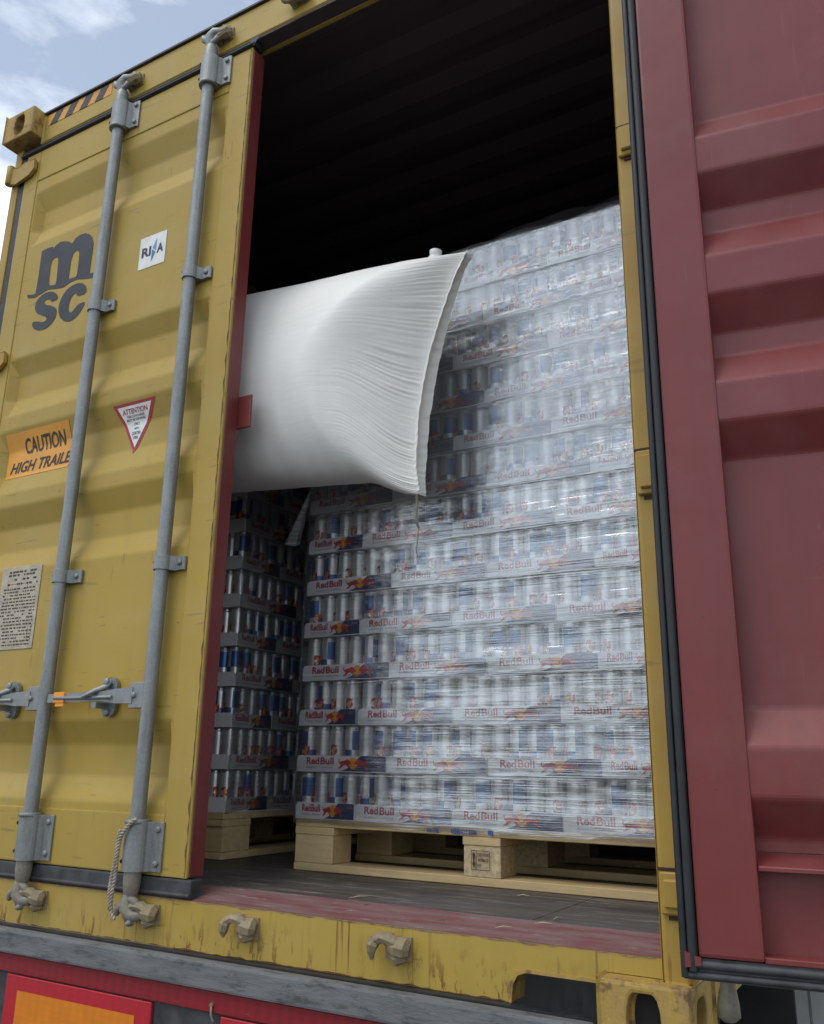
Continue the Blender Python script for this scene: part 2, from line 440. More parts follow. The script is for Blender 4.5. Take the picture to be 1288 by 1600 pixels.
def solo(mb, name, mats, label, cat, base, group=None, bevel=0., kind=None, weld=False):
    o = put(name, mb.mesh(name, mats, base, bevel, weld=weld), None, base)
    if kind: o['kind'] = kind
    else:
        o['label'] = label; o['category'] = cat
        if group: o['group'] = group
    return o
# --- flat print: text and outlines turned into 2-D triangles
def text2d(txt, x0, z0, x1, z1, bold=.0, shear=0., space=1.0):
    cu = bpy.data.curves.new('t', 'FONT'); cu.body = txt; cu.size = 1; cu.offset = bold; cu.space_character = space; cu.resolution_u = 3
    ob = bpy.data.objects.new('t', cu); C.objects.link(ob)
    me = bpy.data.meshes.new_from_object(ob.evaluated_get(bpy.context.evaluated_depsgraph_get()))
    vs = [(v.co.x+v.co.y*shear, v.co.y) for v in me.vertices]; fs = [tuple(p.vertices) for p in me.polygons]
    bpy.data.objects.remove(ob); bpy.data.curves.remove(cu); bpy.data.meshes.remove(me)
    a = min(v[0] for v in vs); b = max(v[0] for v in vs); c = min(v[1] for v in vs); d = max(v[1] for v in vs)
    return [(x0+(v[0]-a)/(b-a)*(x1-x0), z0+(v[1]-c)/(d-c)*(z1-z0)) for v in vs], fs
def poly2d(*loops):
    return [p for l in loops for p in l], [tuple(t) for t in tess(loops)]
def rect2d(x0, z0, x1, z1): return [(x0, z0), (x1, z0), (x1, z1), (x0, z1)], [(0, 1, 2, 3)]
def cut2d(shape, zs):
    vs, fs = shape; bm = bmesh.new()
    bv = [bm.verts.new((v[0], 0, v[1])) for v in vs]
    for f in fs:
        try: bm.faces.new([bv[i] for i in f])
        except ValueError: pass
    for z in zs:
        bmesh.ops.bisect_plane(bm, geom=bm.verts[:]+bm.edges[:]+bm.faces[:], plane_co=(0, 0, z), plane_no=(0, 0, 1), dist=1e-6)
    bm.verts.index_update()
    r_ = ([(v.co.x, v.co.z) for v in bm.verts], [tuple(v.index for v in f.verts) for f in bm.faces]); bm.free()
    return r_
def smooth_loop(pts, it=2):
    for _ in range(it):
        q = []
        for i, p in enumerate(pts):
            n_ = pts[(i+1) % len(pts)]
            q += [(p[0]*.75+n_[0]*.25, p[1]*.75+n_[1]*.25), (p[0]*.25+n_[0]*.75, p[1]*.25+n_[1]*.75)]
        pts = q
    return pts

# ------------------------------------------------------------------ the setting
yF = .054                      # plane of the closed door, header and sill faces
W, H, LEN = 2.438, 2.896, 12.19
GZ = -1.16
g = MB(); g.add([(-900, -900, GZ), (900, -900, GZ), (900, 900, GZ), (-900, 900, GZ)], [(0, 1, 2, 3)])
o = put('ground', g.mesh('ground', GROUND)); o['kind'] = 'structure'

# ------------------------------------------------------------------ shipping container
CO = (W/2, LEN/2, 0)
ct = thing('shipping_container', 'tall mustard yellow shipping container on a trailer with its right rear door swung open', 'container', CO)
FLOOR = .177
def casting(x0, y0, z0, sx, sy):
    """corner casting with a through slot on its end face and its side face"""
    mb = MB(); x1 = x0+.162; y1 = y0+.178; z1 = z0+.118
    yo, yi = (y0, y1) if sy < 0 else (y1, y0); xo, xi = (x0, x1) if sx < 0 else (x1, x0)
    def face(map3, wd, hw, hh):
        out = [(0, 0), (wd, 0), (wd, .118), (0, .118)]
        cx_, cz_ = wd/2, .059
        hole = [(cx_+hw*math.cos(a)*1.0, cz_+max(-1, min(1, math.sin(a)*1.35))*hh) for a in [2*math.pi*i/20 for i in range(20)]]
        vs, fs = poly2d(out, hole); mb.add([map3(p, 0) for p in vs], fs)
        n = len(hole)
        mb.add([map3(p, 0) for p in hole]+[map3(p, .03) for p in hole], [(i, (i+1) % n, n+(i+1) % n, n+i) for i in range(n)])
        mb.add([map3(p, .03) for p in hole], [tuple(range(n))], 1)
    dy = 1 if sy < 0 else -1; dx = 1 if sx < 0 else -1
    face(lambda p, d: (x0+p[0], yo+dy*d, z0+p[1]), .162, .030, .043)
    face(lambda p, d: (xo+dx*d, y0+p[0], z0+p[1]), .178, .036, .030)
    mb.add([(x0,y0,z0),(x1,y0,z0),(x1,y1,z0),(x0,y1,z0),(x0,y0,z1),(x1,y0,z1),(x1,y1,z1),(x0,y1,z1)], [(0,3,2,1),(4,5,6,7)])
    mb.add([(xi,y0,z0),(xi,y1,z0),(xi,y1,z1),(xi,y0,z1)], [(0,1,2,3)])
    mb.add([(x0,yi,z0),(x1,yi,z0),(x1,yi,z1),(x0,yi,z1)], [(0,1,2,3)])
    return part(mb, 'corner_casting', [CASTM, BLK], ct, bevel=.006, seg=2, weld=True)
def castmat():
    m = Mt('casting_worn_paint', (.35, .22, .06), .7)
    p = m.pos()
    f = m.rng(m.noise(m.pos((30, 30, 5)), 1, 6, .7), .40, .62)
    b = m.mix(f, (.42, .28, .05), (.34, .21, .08))
    g_ = m.rng(m.noise(p, 22, 6, .7), .54, .62)
    b = m.mix(m.math('MULTIPLY', g_, .75), b, (.12, .055, .03)); m.col(b); m.bump(m.noise(p, 60, 5), .5, .004); return m.m
CASTM = castmat()
for x0, sx in ((0, -1), (W-.162, 1)):
    for y0, sy in ((0, -1), (LEN-.178, 1)):
        for z0 in (0, H-.118): casting(x0, y0, z0, sx, sy)
# side walls: trapezoidal corrugation, yellow outside, oxide red inside
def corr(y0, y1, pitch=.278, dep=.036):
    pts = []; y = y0
    while y < y1:
        pts += [(y, 0), (y+.07, 0), (y+.138, dep), (y+.208, dep)]; y += pitch
    pts = [p for p in pts if p[0] < y1]+[(y1, 0)]
    return pts
for side, xo in ((-1, .006), (1, W-.006)):
    mb = MB(); pr = corr(.19, LEN-.19)
    rows = [[(xo-side*d, y, z) for (y, d) in pr] for z in (.16, H-.07)]
    mb.grid(rows, 0, False)
    rows = [[(xo-side*(d+.004), y, z) for (y, d) in pr] for z in (.16, H-.07)]
    mb.grid(rows, 1, False)
    part(mb, 'side_wall', [Y1, REDIN], ct)
    mb = MB(); xa, xb = sorted((xo+side*.004, xo-side*.052))
    mb.box(xa, .179, .04, xb, LEN-.179, .16); part(mb, 'bottom_rail', Y1, ct, bevel=.004)
    mb = MB(); mb.box(xa, .179, H-.075, xb, LEN-.179, H-.012); part(mb, 'top_rail', Y1, ct, bevel=.004)
mb = MB(); pr = corr(.10, LEN-.10, .209, .02)
mb.grid([[(x, y, H-.028-d) for (y, d) in pr] for x in (.05, W-.05)], 1, False)
mb.grid([[(x, y, H-.024-d) for (y, d) in pr] for x in (.05, W-.05)], 0, False)
part(mb, 'roof', [Y1, REDIN], ct)
mb = MB(); mb.box(.162, LEN-.06, .12, W-.162, LEN-.02, H-.02); part(mb, 'front_wall', REDIN, ct)
# floor boards
nb = 8
for i in range(nb):
    a = .06+i*(W-.12)/nb; b = a+(W-.12)/nb-.0012
    mb = MB(); mb.box(a, .156, FLOOR-.028, b, LEN-.07, FLOOR-random.uniform(0, .0012)); part(mb, 'floor_board', PLY, ct)
mb = MB(); mb.box(.06, .2, .10, W-.06, LEN-.07, FLOOR-.032); part(mb, 'floor_cross_members', REDIN, ct)
# rear posts
mb = MB()
mb.box(0.004, .058, .118, .046, .18, H-.118); mb.box(.0465, .085, .16, .062, .18, 2.75)
part(mb, 'corner_post', Y2, ct, bevel=.006, seg=2)
mb = MB()
mb.prism([(2.386, .040), (2.392, .034), (2.430, .034), (2.438, .042), (2.438, .178), (2.386, .178)], 'z', .118, H-.118)
part(mb, 'corner_post', Y2, ct, bevel=.004, seg=2)
# hinge plates on the right post, with the dark notches above and below each
for z0, z1 in ((.231, .303), (1.02, 1.115), (1.832, 1.914), (2.55, 2.63)):
    mb = MB()
    mb.box(2.392, .024, z0, 2.4395, .0335, z1)
    mb.box(2.400, .016, z0+.012, 2.446, .026, z1-.012)
    hp = part(mb, 'hinge_plate', Y2, ct, bevel=.003)
    mb = MB(); mb.box(2.389, .0312, z1+.001, 2.441, .0338, z1+.007); part(mb, 'weld_gap', RUSTD, ct)
    mb = MB(); mb.box(2.404, .0310, z0-.009, 2.442, .0338, z0-.002); part(mb, 'weld_gap', RUSTD, ct)
# header with its lip, hazard stripes and dark top strip
mb = MB()
mb.prism([(yF, 2.757), (.13, 2.757), (.13, H-.012), (yF, H-.012)], 'x', .162, W-.162)
mb.box(.163, .105, 2.748, W-.163, .128, 2.758)
hd = part(mb, 'header_beam', Y1, ct, bevel=.005)
mb = MB(); mb.box(.16, yF-.008, H-.0115, W-.16, .14, H-.004); part(mb, 'header_top_strip', RUBD, hd)  # thin dark strip along the header's top edge
mb = MB(); mb.box(.162, yF+.004, 2.7495, W-.162, .13, 2.7568, 0); part(mb, 'header_underside', REDIN, hd)
mb = MB(); x0, x1, za, zb = .185, .535, 2.826, 2.876
mb.add([(v[0], yF-.0012, v[1]) for v in rect2d(x0, za, x1, zb)[0]], [(0, 1, 2, 3)], 0)
k = 0
x = x0+.012
while x < x1-.03:
    q = [(x, za), (x+.042, za), (min(x1, x+.042+.03), zb), (min(x1, x+.03), zb)]
    mb.add([(p[0], yF-.0022, p[1]) for p in q], [(0, 1, 2, 3)], 1); x += .083
part(mb, 'hazard_stripe', [STRY, PRINTK], hd)
# sill: yellow face with a cut-out beside the right casting, worn red tread plate behind
mb = MB()
z0, z1 = .043, .1525
poly = [(.162, z0), (2.085, z0), (2.088, .075), (2.098, .092), (2.115, .0985), (W-.163, .0985), (W-.163, .1195), (2.3855, .1195), (2.3855, z1), (.162, z1)]
mb.prism(poly, 'y', yF, yF+.012)
sill = part(mb, 'sill_beam', Y1, ct, bevel=.0015)
mb = MB()
lip = [(2.085, z0), (2.088, .075), (2.098, .092), (2.115, .0985), (W-.162, .0985)]
lip2 = [(2.079, z0), (2.082, .078), (2.094, .097), (2.113, .1045), (W-.162, .1045)]
n = len(lip); ya, yb = yF-.004, yF+.06
vs = [(p[0], ya, p[1]) for p in lip]+[(p[0], yb, p[1]) for p in lip]+[(p[0], ya, p[1]) for p in lip2]+[(p[0], yb, p[1]) for p in lip2]
fs = []
for i in range(n-1): fs += [(i, i+1, n+i+1, n+i), (2*n+i, 2*n+i+1, 3*n+i+1, 3*n+i), (i, i+1, 2*n+i+1, 2*n+i)]
mb.add(vs, fs); part(mb, 'recess_rim', CASTM, sill)
mb = MB()
mb.prism([(yF+.001, z1+.0012), (.157, FLOOR-.0005), (.157, .10), (yF+.014, .10)], 'x', .164, W-.055)
part(mb, 'tread_plate', SILLR, sill)
# keepers on sill and header (cast hooks the door cams turn into)
def keeper(x, z, up_, s=1.0):
    mb = MB(); y = yF
    sg = 1 if up_ else -1
    j = random.uniform(-.002, .002)
    mb.tube([(x+.058*s, y-.012, z-.002*sg), (x+.050*s, y-.016, z), (x+.026*s, y-.019, z+.002*sg), (x+.004*s, y-.017, z+.004*sg)], [.013, .0215, .0205, .015], 8)
    mb.tube([(x+.044*s, y-.010, z-.014*sg), (x+.022*s, y-.016, z-.021*sg), (x+.002*s, y-.010, z-.017*sg)], [.013, .014, .009], 7)
    mb.tube([(x+.030*s, y-.024, z+.008*sg), (x+.008*s, y-.027, z+.016*sg), (x-.014*s, y-.029, z+.018*sg), (x-.032*s, y-.030, z+.012*sg), (x-.040*s, y-.030, z+.004*sg)], [.012, .0125, .0115, .011, .010], 7)
    mb.tube([(x-.034*s, y-.030, z+.014*sg), (x-.041*s, y-.031, z+.004*sg), (x-.045*s, y-.030, z-.010*sg), (x-.046*s, y-.028, z-.026*sg)], [.010, .0135, .011, .0035], 7)
    mb.tube([(x-.012*s, y+.001, z+.012*sg), (x-.010*s, y-.022, z+.015*sg)], [.016, .011], 7)
    mb.box(x-.020*s, y-.005, min(z-.026*sg, z+.020*sg), x+.060*s, y+.001, max(z-.026*sg, z+.020*sg))
    mb.v = [tuple(Vector(v)+.0022*noise.noise_vector(Vector(v)*55)+.0015*noise.noise_vector(Vector(v)*140)) if v[1] < y-.007 else v for v in mb.v]
    mb.sm = [False]*len(mb.sm)
    return part(mb, 'cam_keeper', FORGEY, ct, bevel=.0)
for x in (1.404, 1.813): keeper(x, .115, True, .78)
for x in (.665, 1.086): keeper(x, .115, True, .8)
for x in (.655, 1.076, 1.392, 1.813): keeper(x, 2.815, False, .8)

# ------------------------------------------------------------------ left door (closed)
DB, DT, DX0, DX1 = .201, 2.7205, .088, 1.2125
PROF = [(2.585, 0), (2.535, 0), (2.452, .036), (2.372, .036), (2.300, 0), (1.842, 0), (1.776, .036), (1.690, .036), (1.618, 0),
        (1.566, 0), (1.490, .036), (1.405, .036), (1.332, 0), (1.283, 0), (1.210, .036), (1.130, .036), (1.062, 0),
        (.588, 0), (.523, .036), (.437, .036), (.372, 0), (.349, 0)]
PROF = [(z, d*.78) for z, d in PROF]
def soften(p, rad=.007):
    out = [p[0]]
    for a, b, c in zip(p, p[1:], p[2:]):
        va = Vector(a)-Vector(b); vc = Vector(c)-Vector(b); la, lc = va.length, vc.length
        r1, r2 = min(rad, la*.45), min(rad, lc*.45); A = Vector(b)+va/la*r1; B = Vector(b)+vc/lc*r2
        for t in (0, .33, .67, 1): q = A*(1-t)**2+2*t*(1-t)*Vector(b)+B*t*t; out.append((q.x, q.y))
    return out+[p[-1]]
PROF = soften(PROF)
def pdepth(z):
    if z >= PROF[0][0] or z <= PROF[-1][0]: return 0.
    for (a, da), (b, db) in zip(PROF, PROF[1:]):
        if b <= z <= a: return da+(db-da)*(a-z)/(a-b)
    return 0.
ZC = [p[0] for p in PROF]
PX0, PX1 = .168, 1.120
mb = MB()
# panel with the pressed corrugations running out towards the stiles
cols = [(PX0, 0.), (PX0+.006, 0.), (PX0+.034, 1.), (PX1-.014, 1.), (PX1-.003, 0.), (PX1, 0.)]
rows = [[(x, yF+.0035+d*k_, z) for x, k_ in cols] for z, d in PROF]
mb.grid(rows, 0, False)
ld = part(mb, 'door', [Y1], ct)
ld['label'] = 'closed yellow door leaf with stickers and two locking rods'
def frame_bar(x0, z0, x1, z1, name, y0=yF, y1=.113):
    mb = MB(); mb.box(x0, y0, z0, x1, y1, z1); return part(mb, name, [Y1], ld, bevel=.004, seg=2)
frame_bar(DX0, DB, PX0-.0008, DT, 'stile'); frame_bar(PX0, 2.585, PX1, DT, 'top_rail'); frame_bar(PX0, DB, PX1, .349, 'bottom_rail')
mb = MB(); mb.box(PX1+.0008, yF, DB, DX1, .062, DT); part(mb, 'stile', Y1, ld, bevel=.003, seg=2)
mb = MB(); mb.box(PX1+.0008, .0622, DB+.002, DX1+.001, .1125, DT-.002); part(mb, 'door_edge', RED, ld, bevel=.002)
mb = MB(); mb.box(PX0+.01, .1, .36, PX1-.01, .104, 2.57); part(mb, 'inner_skin', REDIN, ld)
mb = MB(); mb.box(1.190, .1128, 1.410, 1.2595, .1200, 1.511); part(mb, 'overlap_tab', RED, ld, bevel=.003, seg=2)
def wear(name, pts, wd, mat, par, ax):
    """thin ragged strip of worn paint / sealant along a line"""
    mb = MB(); n = len(pts)
    for i in range(n-1):
        p, q = Vector(pts[i]), Vector(pts[i+1])
        a = wd*max(.08, .55+1.1*noise.noise(Vector((i*.23, wd*900, 1)))+.15*noise.noise(Vector((i*.6, 3, 1)))); b = wd*max(.08, .55+1.1*noise.noise(Vector(((i+1)*.23, wd*900, 1)))+.15*noise.noise(Vector(((i+1)*.6, 3, 1))))
        mb.add([p, q, q+Vector(ax)*b, p+Vector(ax)*a], [(0, 1, 2, 3)])
    return part(mb, name, mat, par)
wear('sealant_line', [(DX1-.006+.0012*noise.noise(Vector((i*.21, 0, 0))), yF-.0008, DB+.004+(DT-DB-.008)*i/300) for i in range(301)], .0055, SEALB, ld, (-1, 0, 0))
wear('worn_edge', [(DX1-.0035, yF-.0006, DB+.004+(DT-DB-.008)*i/300) for i in range(301)], .0030, CASTM, ld, (1, 0, 0))
wear('worn_lip', [(.17+2.2*i/340, yF-.0008, .1522) for i in range(341)], .0030, WORN, sill, (0, 0, -1))
wear('rust_edge', [(.17+1.9*i/340, yF-.0009, .0436) for i in range(341)], .0030, RUSTE, sill, (0, 0, 1))
# gaskets with a raised outer bead
def gasket(pts, name='gasket', m=RUB, par=None):
    mb = MB()
    for (x0, z0, x1, z1) in pts:
        mb.box(x0, yF-.004, z0, x1, yF+.04, z1)
    return part(mb, name, m, par or ld, bevel=.004, seg=2)
gasket([(.052, DT+.002, 1.224, 2.7475)]); gasket([(.052, .1555, 1.232, DB-.002)], m=RUBD)
mb = MB(); mb.box(.053, yF+.004, .158, .0865, yF+.04, 2.745); part(mb, 'gasket', RUB, ld, bevel=.004)
mb = MB()
mb.tube([(.056, yF-.004, DT+.009), (1.222, yF-.004, DT+.009)], .0055, 8); mb.tube([(.056, yF-.002, DT+.021), (1.228, yF-.002, DT+.021)], .004, 8)
mb.add([(1.2205, yF-.006, DT-.002), (1.244, yF-.004, DT+.036), (1.226, yF-.006, DT+.03), (1.2, yF-.006, DT+.028)], [(0, 1, 2, 3)])
part(mb, 'gasket_lip', RUB, ld)
mb = MB(); mb.tube([(.056, yF-.004, .163), (1.230, yF-.004, .163)], .0055, 8); part(mb, 'gasket_lip', RUBD, ld)
# hinge blades at the left edge
for z in (2.655, 1.848, 1.05, .30):
    mb = MB()
    mb.prism([(0.0, z-.034), (.058, z-.052), (.135, z-.040), (.162, z-.018), (.158, z+.024), (.10, z+.026), (.06, z+.018), (.0, z+.035)], 'y', yF-.016, yF-.003)
    mb.tube([(.012, yF-.012, z-.04), (.012, yF-.012, z+.04)], .016, 10)
    part(mb, 'hinge_blade', Y2, ld, bevel=.003)
# stickers follow the pressed steel
def decal(mb, shape, m, off, dx=0., dz=0.):
    shape = ([(v[0]+dx, v[1]+dz) for v in shape[0]], shape[1])
    vs, fs = cut2d(shape, ZC)
    mb.add([(x, yF+.0035+pdepth(z)-off, z) for x, z in vs], fs, m)
mO = [(0.209,2.093),(0.217,2.078),(0.253,2.069),(0.289,2.076),(0.325,2.083),(0.372,2.073),(0.409,2.068),(0.443,2.078),(0.479,2.08),(0.515,2.071),(0.552,2.064),(0.579,2.067),(0.576,2.083),(0.552,2.083),(0.54,2.084),(0.54,2.121),(0.541,2.17),(0.54,2.203),(0.531,2.228),(0.513,2.247),(0.49,2.259),(0.464,2.261),(0.44,2.254),(0.425,2.238),(0.404,2.252),(0.38,2.261),(0.358,2.265),(0.336,2.258),(0.321,2.246),(0.321,2.257),(0.29,2.261),(0.258,2.258),(0.259,2.228),(0.26,2.165),(0.259,2.114),(0.257,2.084),(0.238,2.086)]
mH1 = [(0.326,2.097),(0.322,2.147),(0.321,2.193),(0.335,2.207),(0.354,2.205),(0.361,2.191),(0.364,2.146),(0.367,2.09),(0.346,2.094)]
mH2 = [(0.431,2.093),(0.431,2.126),(0.431,2.171),(0.441,2.198),(0.457,2.202),(0.471,2.191),(0.474,2.157),(0.475,2.113),(0.473,2.091),(0.451,2.093)]
mS = [(0.388,2.028),(0.383,2.047),(0.357,2.066),(0.323,2.073),(0.291,2.068),(0.268,2.05),(0.266,2.023),(0.28,2.0),(0.316,1.982),(0.34,1.97),(0.341,1.957),(0.321,1.954),(0.295,1.965),(0.262,1.97),(0.268,1.949),(0.288,1.933),(0.32,1.923),(0.356,1.926),(0.385,1.946),(0.393,1.973),(0.386,1.993),(0.358,2.01),(0.33,2.02),(0.314,2.032),(0.318,2.042),(0.337,2.041),(0.351,2.033),(0.356,2.024)]
mC = [(0.535,2.009),(0.535,2.031),(0.518,2.052),(0.488,2.063),(0.452,2.062),(0.42,2.047),(0.401,2.014),(0.398,1.983),(0.413,1.949),(0.443,1.926),(0.472,1.92),(0.505,1.931),(0.528,1.956),(0.538,1.978),(0.509,1.979),(0.491,1.97),(0.476,1.954),(0.462,1.955),(0.451,1.977),(0.456,2.01),(0.471,2.025),(0.485,2.025),(0.491,2.01)]
mb = MB()
decal(mb, poly2d(mO, smooth_loop(mH1, 1), smooth_loop(mH2, 1)), 0, .0014)
decal(mb, poly2d(smooth_loop(mS, 1)), 0, .0014); decal(mb, poly2d(smooth_loop(mC, 1)), 0, .0014)
o = part(mb, 'shipping_line_logo', [PRINTG], ld); o['label'] = 'dark grey painted logo, large m above sc'
mb = MB()
decal(mb, rect2d(.7815, 2.0235, .9005, 2.1415), 0, .0014)
decal(mb, text2d('RI', .793, 2.066, .8345, 2.101, .034), 1, .0024); decal(mb, text2d('A', .8615, 2.066, .8905, 2.100, .034), 1, .0024)
decal(mb, poly2d([(.8415, 2.091), (.8575, 2.124), (.8570, 2.078)]), 2, .0024)
decal(mb, poly2d([(.8395, 2.087), (.8400, 2.042), (.8555, 2.073)]), 3, .0024)
o = part(mb, 'class_sticker', [WHITE, PRINTB, PRINTLB, PRINTTB], ld); o['label'] = 'small white square sticker with navy letters'
mb = MB()
decal(mb, rect2d(.247, 1.384, .567, 1.5405), 0, .0014, -.042, .011)
decal(mb, text2d('CAUTION', .337, 1.463, .541, 1.516, .022), 1, .0024, -.042, .011)
decal(mb, text2d('HIGH TRAILER', .268, 1.400, .600, 1.440, .020, .35), 1, .0024, -.042, .011)
o = part(mb, 'caution_sticker', [CAUT, PRINTK], ld); o['label'] = 'amber caution sticker with black capitals'
mb = MB()
tO = [(.776, 1.543), (.961, 1.543), (.8685, 1.377)]
tI = [(.7945, 1.5335), (.9425, 1.5335), (.8685, 1.3985)]
decal(mb, poly2d(tO), 1, .0014, -.042, .011); decal(mb, poly2d(tI), 0, .0022, -.042, .011)
decal(mb, text2d('ATTENTION', .815, 1.509, .922, 1.525, .02), 1, .0030, -.042, .011)
for t, a, b, c, d in (('THIS CONTAINER', .830, .907, 1.498, 1.505), ('MUST BE REPAIRED', .828, .909, 1.488, 1.495), ('ONLY', .8565, .8805, 1.473, 1.482),
                      ('WITH', .8585, .8785, 1.459, 1.466), ('CORTEN', .850, .887, 1.441, 1.452), ('STEEL', .857, .880, 1.427, 1.436)):
    decal(mb, text2d(t, a, c, b, d, .012), 2, .0030, -.042, .011)
o = part(mb, 'attention_sticker', [WHITE, PRINTR, PRINTK], ld); o['label'] = 'red bordered white triangular sticker pointing down'
# data plate: embossed rows too worn to read
mb = MB(); mb.box(.308, yF+.0008, .805, .500, yF+.0030, 1.070)
pl = part(mb, 'data_plate', PLATE, ld, bevel=.0008); pl['label'] = 'stained metal data plate with worn rows of text'
mb = MB(); rr = random.Random(3)
z = 1.050
for row in range(22):
    hgt = .006 if row < 4 else .0042
    x = .322+rr.uniform(0, .012)+(.02 if row < 3 else 0)
    while x < .485-(.02 if row < 3 else 0):
        wd = rr.uniform(.004, .017)
        if rr.random() < .84: mb.add([(p[0], yF+.0002, p[1]) for p in rect2d(x, z, min(.488, x+wd), z+hgt)[0]], [(0, 1, 2, 3)])
        x += wd+rr.uniform(.002, .007)
    z -= .0145 if row in (1, 2, 3) else .0105
for x0, z0, x1, z1 in ((.345, .995, .44, 1.013), (.47, .83, .486, .88)):
    for q in ((x0, z0, x1, z0+.001), (x0, z1, x1, z1+.001), (x0, z0, x0+.001, z1), (x1, z0, x1+.001, z1)):
        mb.add([(p[0], yF+.0002, p[1]) for p in rect2d(*q)[0]], [(0, 1, 2, 3)])
part(mb, 'worn_lettering', STAMP, pl)
# locking rods
RODY = yF-.026
def bolt(mb, x, z, r_=.0085, y=yF-.010, m=0):
    mb.lathe([(0, y-.007), (r_*.75, y-.006), (r_, y-.003), (r_, y+.004)], 10, m, (x, 0, z), 'y')
def rod(x, handle_len, tag):
    mb = MB()
    mb.tube([(x, RODY, .185), (x, RODY, 2.745)], .0195, 20)
    rd = part(mb, 'locking_rod', GALV, ld)
    # long guide brackets top and bottom
    for za, zb, top in ((2.617, 2.722, True), (.212, .330, False)):
        mb = MB()
        n = 14; prof = []
        for i in range(n+1):
            a = math.pi*(1-i/n); prof.append((x+.034*math.cos(a), RODY+.004-.031*math.sin(a)))
        prof = [(x-.040, yF-.004)]+[(x-.036, yF-.008)]+prof+[(x+.040, yF-.010), (x+.066, yF-.009), (x+.074, yF-.006), (x+.074, yF-.0005), (x-.040, yF-.0005)]
        mb.prism(prof, 'z', za, zb)
        bolt(mb, x+.060, za+.018); bolt(mb, x+.060, zb-.018)
        br = part(mb, 'rod_guide', GALV, ld, bevel=.002)
        for f in br.data.polygons: f.use_smooth = False
        mb = MB(); zc = za if top else zb
        mb.tube([(x, RODY, zc-.006), (x, RODY, zc+.006)], .0315, 18); part(mb, 'guide_collar', GALV, ld, bevel=.002)
        for zz in (za+.022, zb-.022):
            mb = MB(); mb.lathe([(.0, RODY-.0200), (.005, RODY-.0202), (.005, RODY-.008)], 8, 0, (x-.0245, 0, zz), 'y')
            part(mb, 'rivet_hole', BLK, br)
    # saddle clamps
    for zc in (1.9205, 1.0105):
        mb = MB(); n = 12; pr = []
        for i in range(n+1):
            a = math.pi*(1-i/n); pr.append((x+.0255*math.cos(a), RODY+.002-.0265*math.sin(a)))
        inner = [(x+.0197*math.cos(math.pi*i/n), RODY+.003-.0197*math.sin(math.pi*i/n)) for i in range(n+1)]
        poly = [(x-.031, yF+.001), (x-.031, yF-.012)]+pr+[(x+.034, yF-.010), (x+.061, yF-.010), (x+.066, yF-.006), (x+.066, yF+.001)]
        mb.prism(poly, 'z', zc-.0195, zc+.0195); bolt(mb, x+.050, zc)
        cl = part(mb, 'rod_clamp', GALV, ld, bevel=.0025)
        mb = MB(); mb.lathe([(.0, RODY-.0160), (.0048, RODY-.0162), (.0048, RODY-.006)], 8, 0, (x-.0165, 0, zc+.002), 'y'); part(mb, 'rivet_hole', BLK, cl)
    # forged cams at both ends
    for z0, sg in ((.185, -1), (2.745, 1)):
        mb = MB()
        mb.tube([(x, RODY, z0-sg*.03), (x, RODY, z0), (x, RODY, z0+sg*.022), (x, RODY, z0+sg*.034)], [.0225, .0225, .020, .014], 14)
        mb.tube([(x, RODY, z0+sg*.025), (x-.006, RODY-.004, z0+sg*.045), (x-.004, RODY-.006, z0+sg*.062), (x+.012, RODY-.004, z0+sg*.078), (x+.034, RODY+.002, z0+sg*.076), (x+.048, RODY+.010, z0+sg*.064)],
                [.015, .017, .018, .016, .013, .008], 10)
        mb.tube([(x-.004, RODY-.004, z0+sg*.05), (x-.030, RODY-.010, z0+sg*.062), (x-.036, RODY-.008, z0+sg*.078)], [.014, .011, .007], 9)
        mb.tube([(x-.01, RODY-.004, z0+sg*.032), (x+.026, RODY-.006, z0+sg*.044), (x+.03, RODY-.004, z0+sg*.058)], [.010, .010, .007], 8)
        part(mb, 'rod_cam', FORGE if sg < 0 else GALV, ld)
        if sg < 0:
            mb = MB(); mb.lathe([(0, RODY-.026), (.005, RODY-.0245), (.0075, RODY-.019), (.0075, RODY-.006)], 10, 0, (x+.020, 0, z0-.092), 'y'); part(mb, 'cam_pin', GALV, ld)
    # handle hub, handle bar, retainer
    zh = .649
    mb = MB(); mb.box(x-.058, RODY-.019, zh-.034, x-.006, RODY+.004, zh+.034); bolt(mb, x-.040, zh, .009, RODY-.019)
    hub = part(mb, 'handle_hub', GALV, ld, bevel=.004, seg=2)
    mb = MB(); hx = x-handle_len
    mb.prism([(x-.045, zh-.021), (x-.045, zh+.021), (x-.11, zh+.018), (x-.16, zh+.012), (hx, zh+.011), (hx, zh-.013), (x-.16, zh-.014), (x-.11, zh-.020)], 'y', RODY-.021, RODY-.009)
    mb.tube([(x-.12, RODY-.023, zh-.004), (hx+.03, RODY-.023, zh-.002)], .0055, 8)
    hb = part(mb, 'door_handle', GALV, ld, bevel=.0025)
    cx_ = x-.172
    mb = MB()
    out = [(cx_+.026*math.cos(a), zh+(.028 if math.sin(a) > 0 else -.028)+.026*math.sin(a)) for a in [2*math.pi*(i+.5)/20 for i in range(20)]]
    mb.prism(out, 'y', yF-.010, yF+.002)
    rp = part(mb, 'handle_retainer', GALV, ld, bevel=.002)
    mb = MB()
    mb.tube([(cx_-.004, yF-.014, zh+.040), (cx_-.006, yF-.024, zh+.026), (cx_-.014, RODY-.028, zh+.014), (cx_-.036, RODY-.034, zh+.004), (cx_-.052, RODY-.036, zh-.002)], [.014, .013, .010, .008, .006], 9, flat=.7)
    mb.box(cx_-.022, RODY-.026, zh-.032, cx_-.004, yF-.008, zh-.016)
    bolt(mb, cx_-.004, zh+.040, .011, yF-.024); bolt(mb, cx_-.004, zh-.042, .011, yF-.014)
